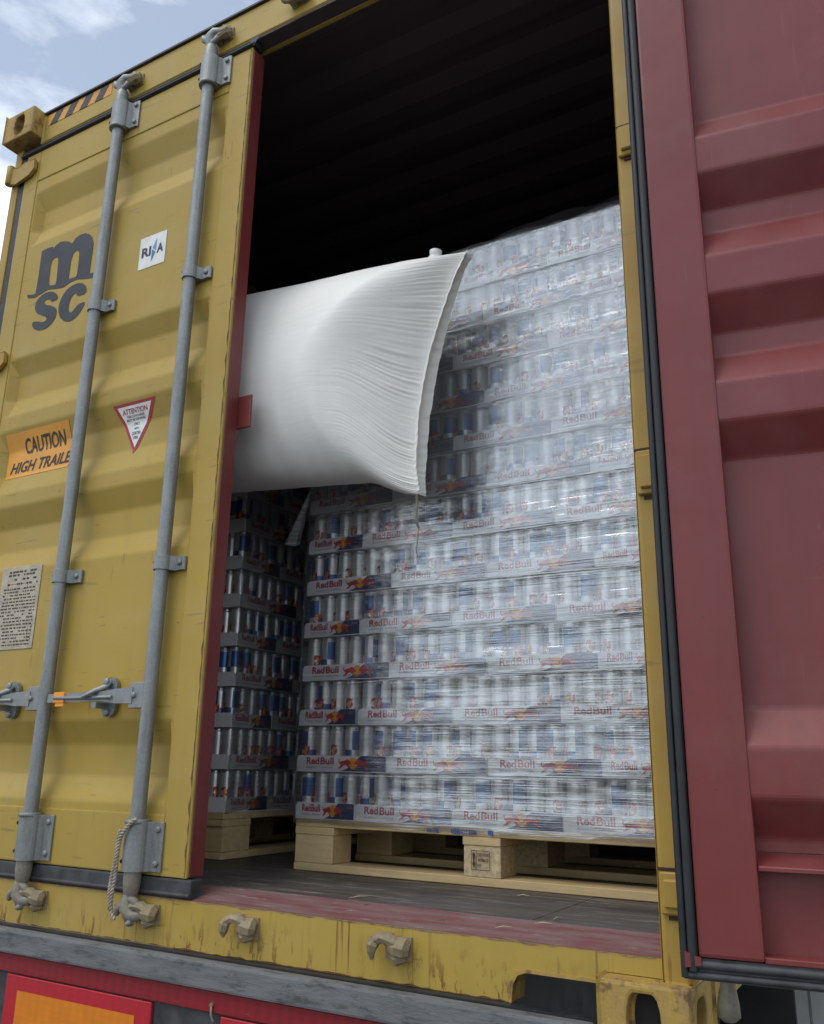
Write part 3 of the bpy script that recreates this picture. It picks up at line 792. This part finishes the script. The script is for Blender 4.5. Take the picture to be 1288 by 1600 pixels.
    part(mb, 'retainer_catch', GALV, rp)
    if tag:
        mb = MB()
        mb.box(hx+.028, RODY-.0245, zh-.0155, hx+.072, RODY-.0055, zh+.0145); mb.box(hx+.034, RODY-.022, zh-.026, hx+.070, RODY-.019, zh-.014)
        part(mb, 'tape_wrap', TAPE, hb, bevel=.002)
rod(.631, .40, False); rod(1.053, .385, True)

# ------------------------------------------------------------------ right door (swung open), built in its own frame:
# X from the hinge edge outwards, Y = 0 the inner face (towards the camera), positive to the yellow outer face
mb = MB()
rp_ = [(z, .046-d) for z, d in PROF]
cols = [(.127, 1.), (1.063, 1.)]
mb.grid([[(x, .048-(d*k_*1.55), z) for x, k_ in cols] for z, d in PROF], 0, False)
mb.grid([[(x, .052-(d*k_*1.55), z) for x, k_ in cols] for z, d in PROF], 1, False)
rd = put('door', mb.mesh('door', [RED, Y1]), ct, Vector((2.4455, -.052, 0))-Vector(CO), (0, 0, R(8)))
ORG_OF[rd.name] = (0, 0, 0)
rd['label'] = 'open door leaf showing its dark red inner face'
def dpart(mb, name, mats, par=None, **k): return part(mb, name, mats, par or rd, local=True, **k)
mb = MB(); mb.box(.026, 0, .181, .130, .060, 2.715); dpart(mb, 'stile', RED, bevel=.006, seg=2)
mb = MB(); mb.box(1.060, 0, .181, 1.135, .060, 2.715); dpart(mb, 'stile', RED, bevel=.006, seg=2)
mb = MB(); mb.box(.131, .008, 2.588, 1.059, .058, 2.712); dpart(mb, 'top_rail', RED, bevel=.005)
mb = MB()
mb.prism([(.004, .181), (.004, .189), (.044, .189), (.044, .320), (.006, .320), (.006, .328), (.054, .348), (.056, .181)], 'x', .131, 1.059)
dpart(mb, 'bottom_rail', RED, bevel=.0015)
# gasket: two raised beads on a dark strip, round the hinge side and the bottom
mb = MB(); mb.box(-.004, .004, .148, .0245, .030, 2.745)
mb.tube([(.003, .003, .150), (.003, .003, 2.74)], .006, 8); mb.tube([(.0165, .000, .160), (.0165, .000, 2.74)], .0075, 8)
dpart(mb, 'gasket', RUB)
mb = MB(); mb.box(.0, .006, .146, 1.16, .030, .1795); mb.tube([(.02, .003, .170), (1.15, .003, .170)], .007, 8); mb.tube([(.0, .005, .153), (1.16, .005, .153)], .006, 8)
dpart(mb, 'gasket', RUBD)
mb = MB(); mb.box(.002, .030, .140, 1.15, .060, .178); dpart(mb, 'lower_edge', FORGE, bevel=.003)
mb = MB(); mb.prism([(.030, .181), (.030, .170), (.004, .165), (.004, .190)], 'y', -.006, .004); dpart(mb, 'gasket_corner', RED)
for x in (.57, .99):
    mb = MB(); mb.tube([(x, .088, .12), (x, .088, 2.80)], .0195, 14); dpart(mb, 'locking_rod', GALV)
mb = MB(); mb.tube([(.062, .12, .150), (.060, .13, .118), (.058, .135, .086), (.058, .135, .066), (.058, .135, .058)], [.013, .013, .019, .020, .011], 12)
dpart(mb, 'holdback_hook', FORGE)

# ------------------------------------------------------------------ rope tied to a rod
mb = MB(); x = 1.053
path = [(x+.020, RODY-.026, .338), (x+.004, RODY-.034, .322), (x-.018, RODY-.034, .296), (x-.030, RODY-.028, .268), (x-.036, RODY-.024, .232), (x-.040, RODY-.022, .190), (x-.044, RODY-.022, .150), (x-.043, RODY-.020, .118), (x-.030, RODY-.018, .098)]
def densify(p, n):
    out = []
    for i in range(len(p)-1):
        for k_ in range(n):
            t = k_/n; a = [Vector(p[max(0, min(len(p)-1, i+j))]) for j in (-1, 0, 1, 2)]
            out.append(.5*((2*a[1])+(a[2]-a[0])*t+(2*a[0]-5*a[1]+4*a[2]-a[3])*t*t+(3*a[1]-a[0]-3*a[2]+a[3])*t**3))
    return out+[Vector(p[-1])]
def twist(mb, path, r_, pr, pitch, n=7, strands=2):
    d = densify(path, 14); s_ = 0
    for k_ in range(strands):
        q = []; s_ = 0
        for i, p in enumerate(d):
            if i: s_ += (d[i]-d[i-1]).length
            a = 2*math.pi*(s_/pitch+k_/strands); t = (d[min(i+1, len(d)-1)]-d[max(i-1, 0)]).normalized()
            e = t.cross(Vector((0, 1, 0))); e = e.normalized() if e.length > .1 else Vector((1, 0, 0)); f_ = t.cross(e)
            q.append(p+(e*math.cos(a)+f_*math.sin(a))*pr)
        mb.tube(q, r_, n)
twist(mb, path, .0031, .0027, .018)
twist(mb, [(x-.034, RODY-.024, .310), (x-.037, RODY-.027, .280), (x-.034, RODY-.030, .245), (x-.046, RODY-.026, .205), (x-.050, RODY-.026, .16), (x-.048, RODY-.022, .12)], .0026, .0022, .016)
solo(mb, 'rope', ROPE, 'frayed beige twisted rope knotted round the foot of the right locking rod', 'rope', (x-.03, RODY-.02, .10))

# ------------------------------------------------------------------ pallets
def pallet(base, lx, rotz, label):
    """1200 x 800 block pallet; local X = 1200 side, front edge along local y = 0"""
    p = thing('wooden_pallet', label, 'pallet', base, 'wooden pallets under the drinks', rotz)
    rr = random.Random(int(base[0]*100))
    def bd(name, x0, y0, z0, x1, y1, z1, m=WOOD):
        mb = MB(); j = lambda: rr.uniform(-.002, .002)
        mb.box(x0+j(), y0+j(), z0, x1+j(), y1+j(), z1); return part(mb, name, m, p, bevel=.0018, local=True)
    for y0, wd in ((0, .1), (.175, .1), (.35, .1), (.525, .1), (.7, .1)): bd('deck_board', 0, y0, .1225, 1.222, y0+wd, .1435)
    xs = ((0, .14), (.563, .674), (1.112, 1.222))
    for a, b in xs: bd('cross_board', a, .001, .1005, b, .799, .1220)
    for a, b in xs:
        for y0, y1 in ((.001, .1), (.33, .47), (.70, .799)): bd('block', a+.003, y0+.001, .0225, b-.002, y1, .1000, WOOD if a == 0 else CHIP)
    for y0, y1 in ((0, .1), (.33, .47), (.70, .8)): bd('bottom_board', 0, y0, .0005, 1.222, y1, .0220)
    return p
YP, X0, Z0, RH = .551, 1.158, FLOOR+.1445, .1351
pr_ = pallet((X0+.004, YP-.002, FLOOR+.0004), 1.2, 0, 'pale new pallet in full view under the film wrapped stack on the right')
# burnt stamp on the middle block, blue ink on the deck board edge
mb = MB()
def stampq(q): mb.add([(p[0], -.0034, p[1]) for p in q[0]], q[1])
sx, sz, ex, ez = .590, .040, .643, .087
for q in ((sx, sz, ex, sz+.0016), (sx, ez, ex, ez+.0016), (sx, sz, sx+.0016, ez), (ex, sz, ex+.0016, ez), (sx+.0155, sz, sx+.0168, ez)): stampq(rect2d(*q))
stampq(text2d('DE-NW', sx+.019, .074, ex-.001, .083, .02)); stampq(text2d('49802', sx+.019, .061, ex-.002, .069, .02)); stampq(text2d('HT', sx+.019, .047, sx+.030, .055, .02))
stampq(poly2d([(sx+.005, .084), (sx+.012, .080), (sx+.009, .062), (sx+.012, .055), (sx+.008, .044), (sx+.004, .055), (sx+.006, .064), (sx+.003, .078)]))
part(mb, 'burnt_stamp', STAMP, pr_, local=True)
mb = MB(); rr = random.Random(5)
for a, b in ((.455, .470), (.474, .492), (.530, .558), (.560, .580), (.584, .606), (.640, .656)):
    x = a
    while x < b:
        wd = rr.uniform(.003, .008); mb.add([(p[0], -.0044, p[1]) for p in rect2d(x, .126+rr.uniform(0, .003), min(b, x+wd), .141-rr.uniform(0, .003))[0]], [(0, 1, 2, 3)]); x += wd+.0008
part(mb, 'ink_marks', INK, pr_, local=True)
LX = .835; LY = .60
pallet((LX, LY, FLOOR+.0004), 1.2, R(90), 'shadowed pallet behind the closed left door')

# ------------------------------------------------------------------ trays of drink cans
BULL = [(0, .75), (.02, .97), (.09, .93), (.05, .78), (.12, .66), (.3, .80), (.5, .84), (.66, .97), (.82, .86), (.95, .62), (1.0, .46), (.93, .42), (.86, .5), (.78, .42), (.86, .22), (.97, .12), (.9, .03), (.74, .18), (.64, .36), (.5, .42), (.38, .34), (.25, .13), (.05, .03), (.0, .12), (.15, .25), (.2, .42), (.07, .52)]
TD = {'L': (.3180, .2120), 'S': (.2100, .3180)}
def tray_mesh(w_, d_):
    mb = MB(); t = .0022; h = .047; c = .010
    mb.box(-w_/2, -d_/2, 0, w_/2, d_/2, .002)
    face = [(-w_/2, .002), (w_/2, .002), (w_/2, h-c*.5), (w_/2-c*.3, h), (-w_/2+c, h), (-w_/2, h-c)]
    mb.prism(face, 'y', -d_/2, -d_/2+t); mb.prism(face, 'y', d_/2-t, d_/2)
    fs = [(-d_/2+t, .002), (d_/2-t, .002), (d_/2-t, h-c*.5), (d_/2-t-c*.3, h), (-d_/2+t+c*.3, h), (-d_/2+t, h-c)]
    mb.prism(fs, 'x', -w_/2, -w_/2+t); mb.prism(fs, 'x', w_/2-t, w_/2)
    return mb.mesh('tray', [CARD], bevel=0)
def print_mesh(w_, d_):
    mb = MB(); y = -d_/2
    def ad(s_, m, k_): mb.add([(v[0], y-.0005*k_, v[1]) for v in s_[0]], s_[1], m)
    a = -w_/2; f = w_
    ad(poly2d([(a+f*.505, .0025), (a+f*.9985, .0025), (a+f*.9985, .0410), (a+f*.99, .0465), (a+f*.735, .0465), (a+f*.70, .040), (a+f*.58, .010)]), 0, 1)
    ad(text2d('Red', a+f*.115, .0205, a+f*.263, .0420, .030), 1, 1); ad(text2d('Bull', a+f*.276, .0205, a+f*.428, .0420, .030), 1, 1)
    ad(text2d('ENERGY DRINK', a+f*.115, .0095, a+f*.425, .0150, .006, space=1.1), 4, 1)
    cx_ = a+f*.645; bw = f*.150
    ad(poly2d([(cx_+.0165*math.cos(2*math.pi*i/18), .0250+.0165*math.sin(2*math.pi*i/18)) for i in range(18)]), 3, 2)
    ad(poly2d([(cx_-.004-bw+p[0]*bw, .0085+p[1]*.030) for p in BULL]), 2, 3)
    ad(poly2d([(cx_+.004+bw-p[0]*bw, .0085+p[1]*.030) for p in BULL]), 2, 3)
    ad(poly2d([(cx_-.005, .040), (cx_+.005, .040), (cx_+.0022, .020), (cx_-.0022, .020)]), 3, 4)
    ad(text2d('TRAY', a+f*.865, .0330, a+f*.975, .0385, .0), 5, 2) if False else None
    for q in ((.865, .0335, .975, .0355), (.875, .0375, .965, .0390)): ad(rect2d(a+f*q[0], q[1], a+f*q[2], q[3]), 5, 2)
    return mb.mesh('label_print', [CNAVY, CRED, CORG, CYEL, CGREY, CGREY])
def can_mesh():
    mb = MB()
    prof = [(.0, .004), (.018, .004), (.0215, .0005), (.0238, .004), (.0258, .009), (.0262, .013), (.0262, .112), (.0256, .1175), (.0235, .1235), (.0232, .1262), (.0240, .1290), (.0232, .1318), (.0222, .1305), (.0218, .1275), (0, .1268)]
    mb.lathe(prof, 16, 0, mfun=lambda i: 0 if 4 <= i < 8 else 1)
    return mb.mesh('can', [CAN, CANTOP])
TM = {k_: tray_mesh(*v) for k_, v in TD.items()}; PM = {k_: print_mesh(*v) for k_, v in TD.items()}; CM = can_mesh()
ORD = ['first', 'second', 'third', 'fourth']
ROWN = ['bottom', 'second', 'third', 'fourth', 'fifth', 'sixth', 'seventh', 'eighth', 'ninth', 'tenth', 'eleventh', 'twelfth', 'top']
rt_ = random.Random(11)
def tray(kind, loc, rotz, label, group, depth=2, sidecans=False):
    t = thing('can_tray', label, 'drink tray', loc, group, rotz)
    w_, d_ = TD[kind]
    a = put('tray', TM[kind], t); b = put('label_print', PM[kind], a)
    nx, ny = (6, 4) if kind == 'L' else (4, 6)
    for j in range(ny):
        for i in range(nx):
            if j < depth or (sidecans and i == 0):
                c = put('can', CM, t, (-w_/2+.0022+(w_-.0044)*(i+.5)/nx, -d_/2+.0025+(d_-.005)*(j+.5)/ny, .0022))
                c.rotation_euler = (0, 0, rt_.uniform(0, 6.28))
    return t
NR = 13
for r_ in range(NR):
    order = 'SLLL' if r_ % 2 == 0 else 'LLLS'
    x = X0
    for i, k_ in enumerate(order):
        w_, d_ = TD[k_]
        cx_ = x+(.320 if k_ == 'L' else .212)/2; x += .320 if k_ == 'L' else .212
        side = ['leftmost', 'second from the left', 'third from the left', 'rightmost'][i]
        row = 'bottom row' if r_ == 0 else ('top row' if r_ == NR-1 else ROWN[r_]+' row from the bottom')
        lab = '%s tray of cans, %s, wrapped stack on right' % (side, row.replace(' from the bottom', ' up'))
        tray(k_, (cx_+rt_.uniform(-.003, .003), YP+d_/2+rt_.uniform(-.002, .003), Z0+RH*r_), R(rt_.uniform(-.5, .5)), lab,
             'trays in the film wrapped stack', 2, i == 0)
NL = 11
for r_ in range(NL):
    order = 'SLLL' if r_ % 2 == 0 else 'LLLS'
    y = LY
    for i, k_ in enumerate(order):
        if i == 3: break
        w_, d_ = TD[k_]; s_ = .320 if k_ == 'L' else .212
        cy_ = y+s_/2; y += s_
        row = 'bottom row' if r_ == 0 else ('top row' if r_ == NL-1 else ROWN[r_]+' row from the bottom')
        where = ['nearest the door', 'next behind the nearest', 'farthest back'][i]
        tray(k_, (LX-d_/2-rt_.uniform(0, .004), cy_+.004, Z0+RH*r_), R(90+rt_.uniform(-.5, .5)),
             'shadowed can tray %s, %s, stack behind left door' % (where, row.replace(' from the bottom', ' up')), 'trays in the dark stack', 1 if i else 2, i == 0)

# ------------------------------------------------------------------ stretch film round the right stack
def fbm(x, y, z): return noise.fractal(Vector((x, y, z)), 1.0, 2.0, 4)
mb = MB()
xa, xb, yf = X0-.008, X0+1.192, YP-.0085
path = [(xa, 1.36-.02*i) for i in range(41)]
path += [(xa+.004, yf+.006)] + [(xa+.012+(xb-xa-.012)*i/150, yf) for i in range(151)]
rows = []
NZ = 250; ZT = Z0+RH*NR
for k_ in range(NZ+1):
    v = k_/NZ; row = []
    for (x, y) in path:
        ztop = ZT+.030+.026*fbm(x*6, 3, y*3)+.008*math.sin(x*37)+.030*min(1, max(0, (x-1.8)*6))
        zbot = Z0-.012+.008*fbm(x*4, 9, y*4)
        z = zbot+(ztop-zbot)*v
        ph = ((z-Z0) % RH)/RH
        sag = .0035*max(0, math.sin((ph-.36)/.64*math.pi)) if ph > .36 else 0
        n_ = .0032*fbm(x*3.2, y*3, z*13)+.0016*fbm(x*9, 5, z*60)
        over = max(0, z-ZT)
        if y <= yf+.001: row.append((x, y+sag*.8+n_+over*.7, z))
        else: row.append((x+sag*.6+n_*.8, y, z))
    rows.append(row)
mb.grid(rows)
sf = solo(mb, 'stretch_film', FILM, 'clear stretch film wrapped round the stack on the right', 'plastic film', ((xa+xb)/2, YP, Z0))
mb = MB(); rows = []
for k_ in range(121):
    z = .325+(1.80-.325)*k_/120; row = []
    for i in range(46):
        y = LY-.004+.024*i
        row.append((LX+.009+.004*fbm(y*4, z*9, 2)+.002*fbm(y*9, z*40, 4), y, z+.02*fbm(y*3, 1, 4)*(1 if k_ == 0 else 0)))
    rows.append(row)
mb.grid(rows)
solo(mb, 'stretch_film', FILMD, 'dim film over the shadowed stack behind the left door, lower part added', 'plastic film', (LX, LY+.5, .6))  # lower part of this film is added to dim the bright cans behind
ORG_OF[sf.name] = tuple(sf.location); mb = MB(); rows = []
for k_ in range(91):
    v = k_/90; row = []
    for i in range(91):
        x = xa+.014+(xb-xa-.016)*i/90; zl = 1.262+.03*(x-1.2)+.006*fbm(x*9, 1, 1); z = zl+(ZT+.012+.02*fbm(x*7, 8, 1)-zl)*v
        row.append((x, yf-.0045+.0030*fbm(x*5, z*7, 3)-.002*(1-min(1, v*20))+max(0, z-ZT)*.6, z))
    rows.append(row)
mb.grid(rows); ORG_OF[sf.name] = tuple(sf.location); part(mb, 'upper_wrap', FILMU, sf)
rc = random.Random(21)
for r_ in range(1, NR):
    for q in range(2):
        xs_ = rc.uniform(xa+.02, xb-.55); xe = min(xb-.005, xs_+rc.uniform(.35, .9)); zc = Z0+RH*r_-rc.uniform(.0, .012); sl = rc.uniform(-.012, .014)
        mb = MB(); pts_ = []
        for i in range(26):
            t = i/25; pts_.append((xs_+(xe-xs_)*t, yf-.0045+.0015*fbm(t*6, r_, q), zc+sl*t+.0025*fbm(t*5, r_*3, q)))
        mb.tube(pts_, [.0003+.0015*math.sin(math.pi*min(1, max(0, i/25)))*(.6+.4*math.sin(i*1.7)) for i in range(26)], 5)
        part(mb, 'film_crease', FILMH, sf)
# torn tail of film hanging in the gap
mb = MB(); rows = []
for i in range(15):
    t = i/14; z = 1.40-.225*t
    row = []
    for j in range(9):
        s_ = j/8; wd = .050+.030*t
        row.append((1.165-.055*t-wd*(1-s_)*.9+.010*math.sin(5*t+3*s_), .565+.03*(1-s_)+.012*math.sin(7*s_+4*t), z-.012*s_*(1-t)+.012*(1-s_)*t))
    rows.append(row)
mb.grid(rows)
solo(mb, 'film_tail', FILMH, 'cloudy torn tail of plastic film hanging in the gap between the two stacks', 'plastic film', (1.12, .57, 1.2))

# ------------------------------------------------------------------ air bag
import math as _m
BY = .335
SEAM = [(1.702, 1.205), (1.690, 1.262), (1.688, 1.340), (1.697, 1.465), (1.722, 1.600), (1.764, 1.735), (1.815, 1.862), (1.852, 1.925)]  # x, z bottom -> top
def seam(t):
    q = t*(len(SEAM)-1); i = min(int(q), len(SEAM)-2); f = q-i
    a = [SEAM[max(0, min(len(SEAM)-1, i+j))] for j in (-1, 0, 1, 2)]
    c = lambda k_: .5*(2*a[1][k_]+(a[2][k_]-a[0][k_])*f+(2*a[0][k_]-5*a[1][k_]+4*a[2][k_]-a[3][k_])*f*f+(3*a[1][k_]-a[0][k_]-3*a[2][k_]+a[3][k_])*f**3)
    return c(0), c(1)
NA, NU = 860, 120
XL = .22
rows = []
for iu in range(NU+1):
    u = (iu/NU)**1.5; row = []
    for ia in range(NA):
        a = 2*math.pi*ia/NA
        s_ = math.sin(a); c_ = math.cos(a)
        vert = s_                      # -1 bottom .. 1 top
        t = .5+.5*vert
        sx_, sz_ = seam(t)
        d = u*(sx_-XL)                                            # distance from the end seam
        x = sx_-d
        e = min(1., d/(.17+.14*math.sin(math.pi*min(1, max(0, t))))); bulge = 1-(1-e)**1.55
        el = min(1., (x-XL)/.30); bl = math.sqrt(max(0, 1-(1-el)**2))
        b = .175*bulge*bl
        # mid height of the tube: rises to the left
        ctr = 1.585+(1.77-x)*.085; half = .335*(.5+.5*bl)
        zt_ = ctr+vert*half
        k_ = min(1., d/.20); k_ = k_*k_*(3-2*k_)
        z = sz_*(1-k_)+zt_*k_
        y = BY-c_*math.copysign(1, 1)*b*(abs(c_)**-.15 if abs(c_) > 1e-3 else 1)
        # gathers running back from the seam
        g_ = min(1, d/.010)*(math.exp(-(d/(.045+.075*math.sin(math.pi*min(1, max(0, t)))))**1.5)+.14*math.exp(-(d/.2)**2))
        ph = t*390+3.5*noise.noise(Vector((t*11, d*5, 2)))+d*(t-.30)*44
        wv = .22*math.sin(ph)+.18*math.sin(ph*.41+1.7)+1.0*noise.noise(Vector((t*120+d*(t-.3)*18, d*6, 7)))+.5*noise.noise(Vector((t*45+d*(t-.3)*7, d*5, 2)))
        amp = .0034*g_*(.15+1.7*abs(noise.noise(Vector((t*6, d*6, 5)))+.25))
        fold = .0055*noise.noise(Vector((x*5, t*2.0, 9)))*min(1, d/.25)+.0038*noise.noise(Vector((x*20, t*3, 3)))*(.12+.88*min(1., max(0., (.55-t)/.3)))*min(1, d/.2)
        y -= (amp*wv+fold)*math.copysign(1, c_)
        row.append((x, y, z))
    rows.append(row)
mb = MB(); mb.grid(rows, 0, True, True)
bg_ = thing('dunnage_bag', 'inflated white woven air bag wedged behind the left door', 'air bag', (1.1, BY, 1.25))
body = part(mb, 'bag_body', BAG, bg_)
# flat sewn flange on the end, front and back plies
for ply, (wd, dy) in enumerate(((.018, -.004), (.024, .005))):
    mb = MB(); rows = []
    for i in range(161):
        t = i/160; x, z = seam(t); cr_ = .0028*noise.noise(Vector((t*55, ply, 0)))+.0014*math.sin(t*160+4*noise.noise(Vector((t*9, 1, 1))))
        wd_ = wd*(1+.18*noise.noise(Vector((t*14, 2, ply))))
        if ply: wd_ *= .5+.8*math.sin(min(1, t*1.15)*math.pi)
        rows.append([(x-.006+wd_*q, BY+dy*(1+q)+cr_*(1-.3*q)*(1 if q else .3)-(.012*q if not ply else -.012*q), z-wd_*q*.16+cr_*.3) for q in (0, .33, .66, 1)])
    mb.grid(rows); part(mb, 'sewn_flange', BAG, bg_)
mb = MB(); vx, vz = 1.748, 1.925
mb.tube([(vx, BY-.01, vz-.022), (vx, BY-.01, vz+.004)], .022, 16); mb.tube([(vx, BY-.01, vz+.004), (vx+.002, BY-.01, vz+.026)], [.0165, .019], 14)
part(mb, 'filler_valve', WHITE, bg_, bevel=.001)
mb = MB()
twist(mb, [(1.690, BY, 1.215), (1.686, BY+.01, 1.175), (1.678, BY+.02, 1.14), (1.682, BY+.03, 1.118)], .0022, .0022, .012)
twist(mb, [(1.682, BY+.03, 1.118), (1.678, BY+.03, 1.08), (1.672, BY+.035, 1.05), (1.680, BY+.04, 1.03)], .0012, .0008, .02)
twist(mb, [(1.682, BY+.03, 1.118), (1.700, BY+.025, 1.100), (1.722, BY+.02, 1.105), (1.738, BY+.02, 1.092)], .0012, .0008, .02)
part(mb, 'tail_string', ROPE, bg_)

# ------------------------------------------------------------------ splinters on the floor
for (x, y, a, ln, lab) in ((1.632, .19, 62, .05, 'thin wood splinter lying across the middle of the sill edge'), (2.13, .185, 80, .032, 'upright looking pale splinter near the right of the sill'),
                           (2.120, .135, 20, .035, 'pale splinter on the red tread plate left of the upright one'), (2.05, .095, 35, .035, 'dark splinter on the front of the red tread plate'), (1.94, .45, 10, .03, 'small pale chip on the floor in front of the pallet block')):
    zf = FLOOR+.001 if y > .157 else .155+(y-yF)*(FLOOR-.155)/.103+.002
    mb = MB(); c_, s_ = math.cos(R(a)), math.sin(R(a))
    mb.tube([(x-c_*ln/2, y-s_*ln/2, zf+.001), (x, y, zf+.004), (x+c_*ln/2, y+s_*ln/2, zf+.002)], [.0005, .0012, .0006], 5)
    solo(mb, 'wood_splinter', CHIP, lab, 'splinter', (x, y, zf), 'splinters on the container floor')

# ------------------------------------------------------------------ trailer chassis
tr_ = thing('trailer_chassis', 'container trailer with grey rear beam and red and orange reflective rear boards', 'trailer', (W/2, 4, GZ))
mb = MB(); mb.box(.175, -.012, -.016, 2.262, .024, .0405); part(mb, 'rear_beam', BEAM, tr_, bevel=.006, seg=2)
mb = MB(); mb.box(.176, .030, -.016, 2.261, .0525, .0422); part(mb, 'daylight_blocker', RUB, tr_)  # added dark strip, blocks daylight showing through the gap under the sill
mb = MB(); mb.box(-.03, .03, -.085, W+.03, .24, -.0175); part(mb, 'bolster', CHAS, tr_, bevel=.004)
mb = MB(); mb.box(.0, .0005, -.0625, 2.30, .028, -.0178); part(mb, 'reflective_band', RFX, tr_, bevel=.002)
mb = MB(); mb.box(.02, .012, -.30, 2.30, .028, -.0632); part(mb, 'rear_board', RUBD, tr_)
for xa_, xb_ in ((.06, .60), (.652, 1.182), (1.396, 1.93)):
    mb = MB(); mb.box(xa_, .002, -.255, xb_, .0115, -.0665); mk = part(mb, 'marker_plate', RFX2, tr_, bevel=.002)
    mb = MB(); mb.add([(p[0], .0008, p[1]) for p in rect2d(xa_+.05, -.215, xb_-.05, -.1005)[0]], [(0, 1, 2, 3)]); part(mb, 'orange_field', ORG, mk)
mb = MB(); mb.tube([(1.372, .004, -.046), (1.372, -.002, -.050), (1.374, -.004, -.066), (1.378, .0, -.078)], .003, 7); mb.tube([(1.372, .010, -.045), (1.372, -.004, -.045)], .005, 8)
part(mb, 'hook', FORGE, tr_)
for x in (.75, 1.65):
    mb = MB(); mb.box(x-.07, .245, -.42, x+.07, 11.9, -.09); part(mb, 'main_beam', CHAS, tr_, bevel=.006)
for y in (1.6, 4., 6.5, 9., 11.4):
    mb = MB(); mb.box(.0, y-.08, -.085, W, y+.08, -.004); part(mb, 'cross_bolster', CHAS, tr_, bevel=.004)
for x in (.081, W-.081):
    for y in (.089, LEN-.089):
        mb = MB(); mb.tube([(x, y, -.016 if y < 1 else -.004), (x, y, -.001)], .05, 16); part(mb, 'twistlock', CHAS, tr_)
mb = MB(); mb.box(.0, LEN-.25, -.085, W, LEN, -.0045); part(mb, 'cross_bolster', CHAS, tr_)
def wheel(x, y):
    mb = MB(); hw = .19; s_ = x
    prof = [(.27, -hw*.9), (.40, -hw), (.48, -hw*.93), (.505, -hw*.7), (.505, hw*.7), (.48, hw*.93), (.40, hw), (.27, hw*.9)]
    mb.lathe(prof, 32, 0, (x, y, GZ+.505), 'x')
    wl = part(mb, 'tyre', TYRE, tr_)
    mb = MB(); mb.lathe([(.27, -hw*.9), (.25, -hw*.5), (.12, -hw*.4), (0, -hw*.45)], 24, 0, (x, y, GZ+.505), 'x'); mb.lathe([(.27, hw*.9), (.25, hw*.5), (.12, hw*.4), (0, hw*.45)], 24, 0, (x, y, GZ+.505), 'x')
    part(mb, 'rim', PALEG, wl)
for y in (2.4, 3.7, 5.0):
    for x in (.22, W-.22): wheel(x, y)
    mb = MB(); mb.tube([(.3, y, GZ+.505), (W-.3, y, GZ+.505)], .065, 14); part(mb, 'axle', CHAS, tr_)
    for x in (.75, 1.65):
        mb = MB(); mb.box(x-.05, y-.10, GZ+.55, x+.05, y+.10, -.42); part(mb, 'axle_bracket', CHAS, tr_)
for x in (.8, 1.6):
    mb = MB(); mb.box(x-.06, 9.0, GZ, x+.06, 9.12, -.42); part(mb, 'landing_leg', CHAS, tr_)
mb = MB(); mb.box(2.385, 1.46, -.75, 2.425, 1.50, -.10); mb.box(2.429, 1.455, -.75, 2.56, 1.49, -.10); part(mb, 'mudguard_panel', PALEG, tr_, bevel=.004)
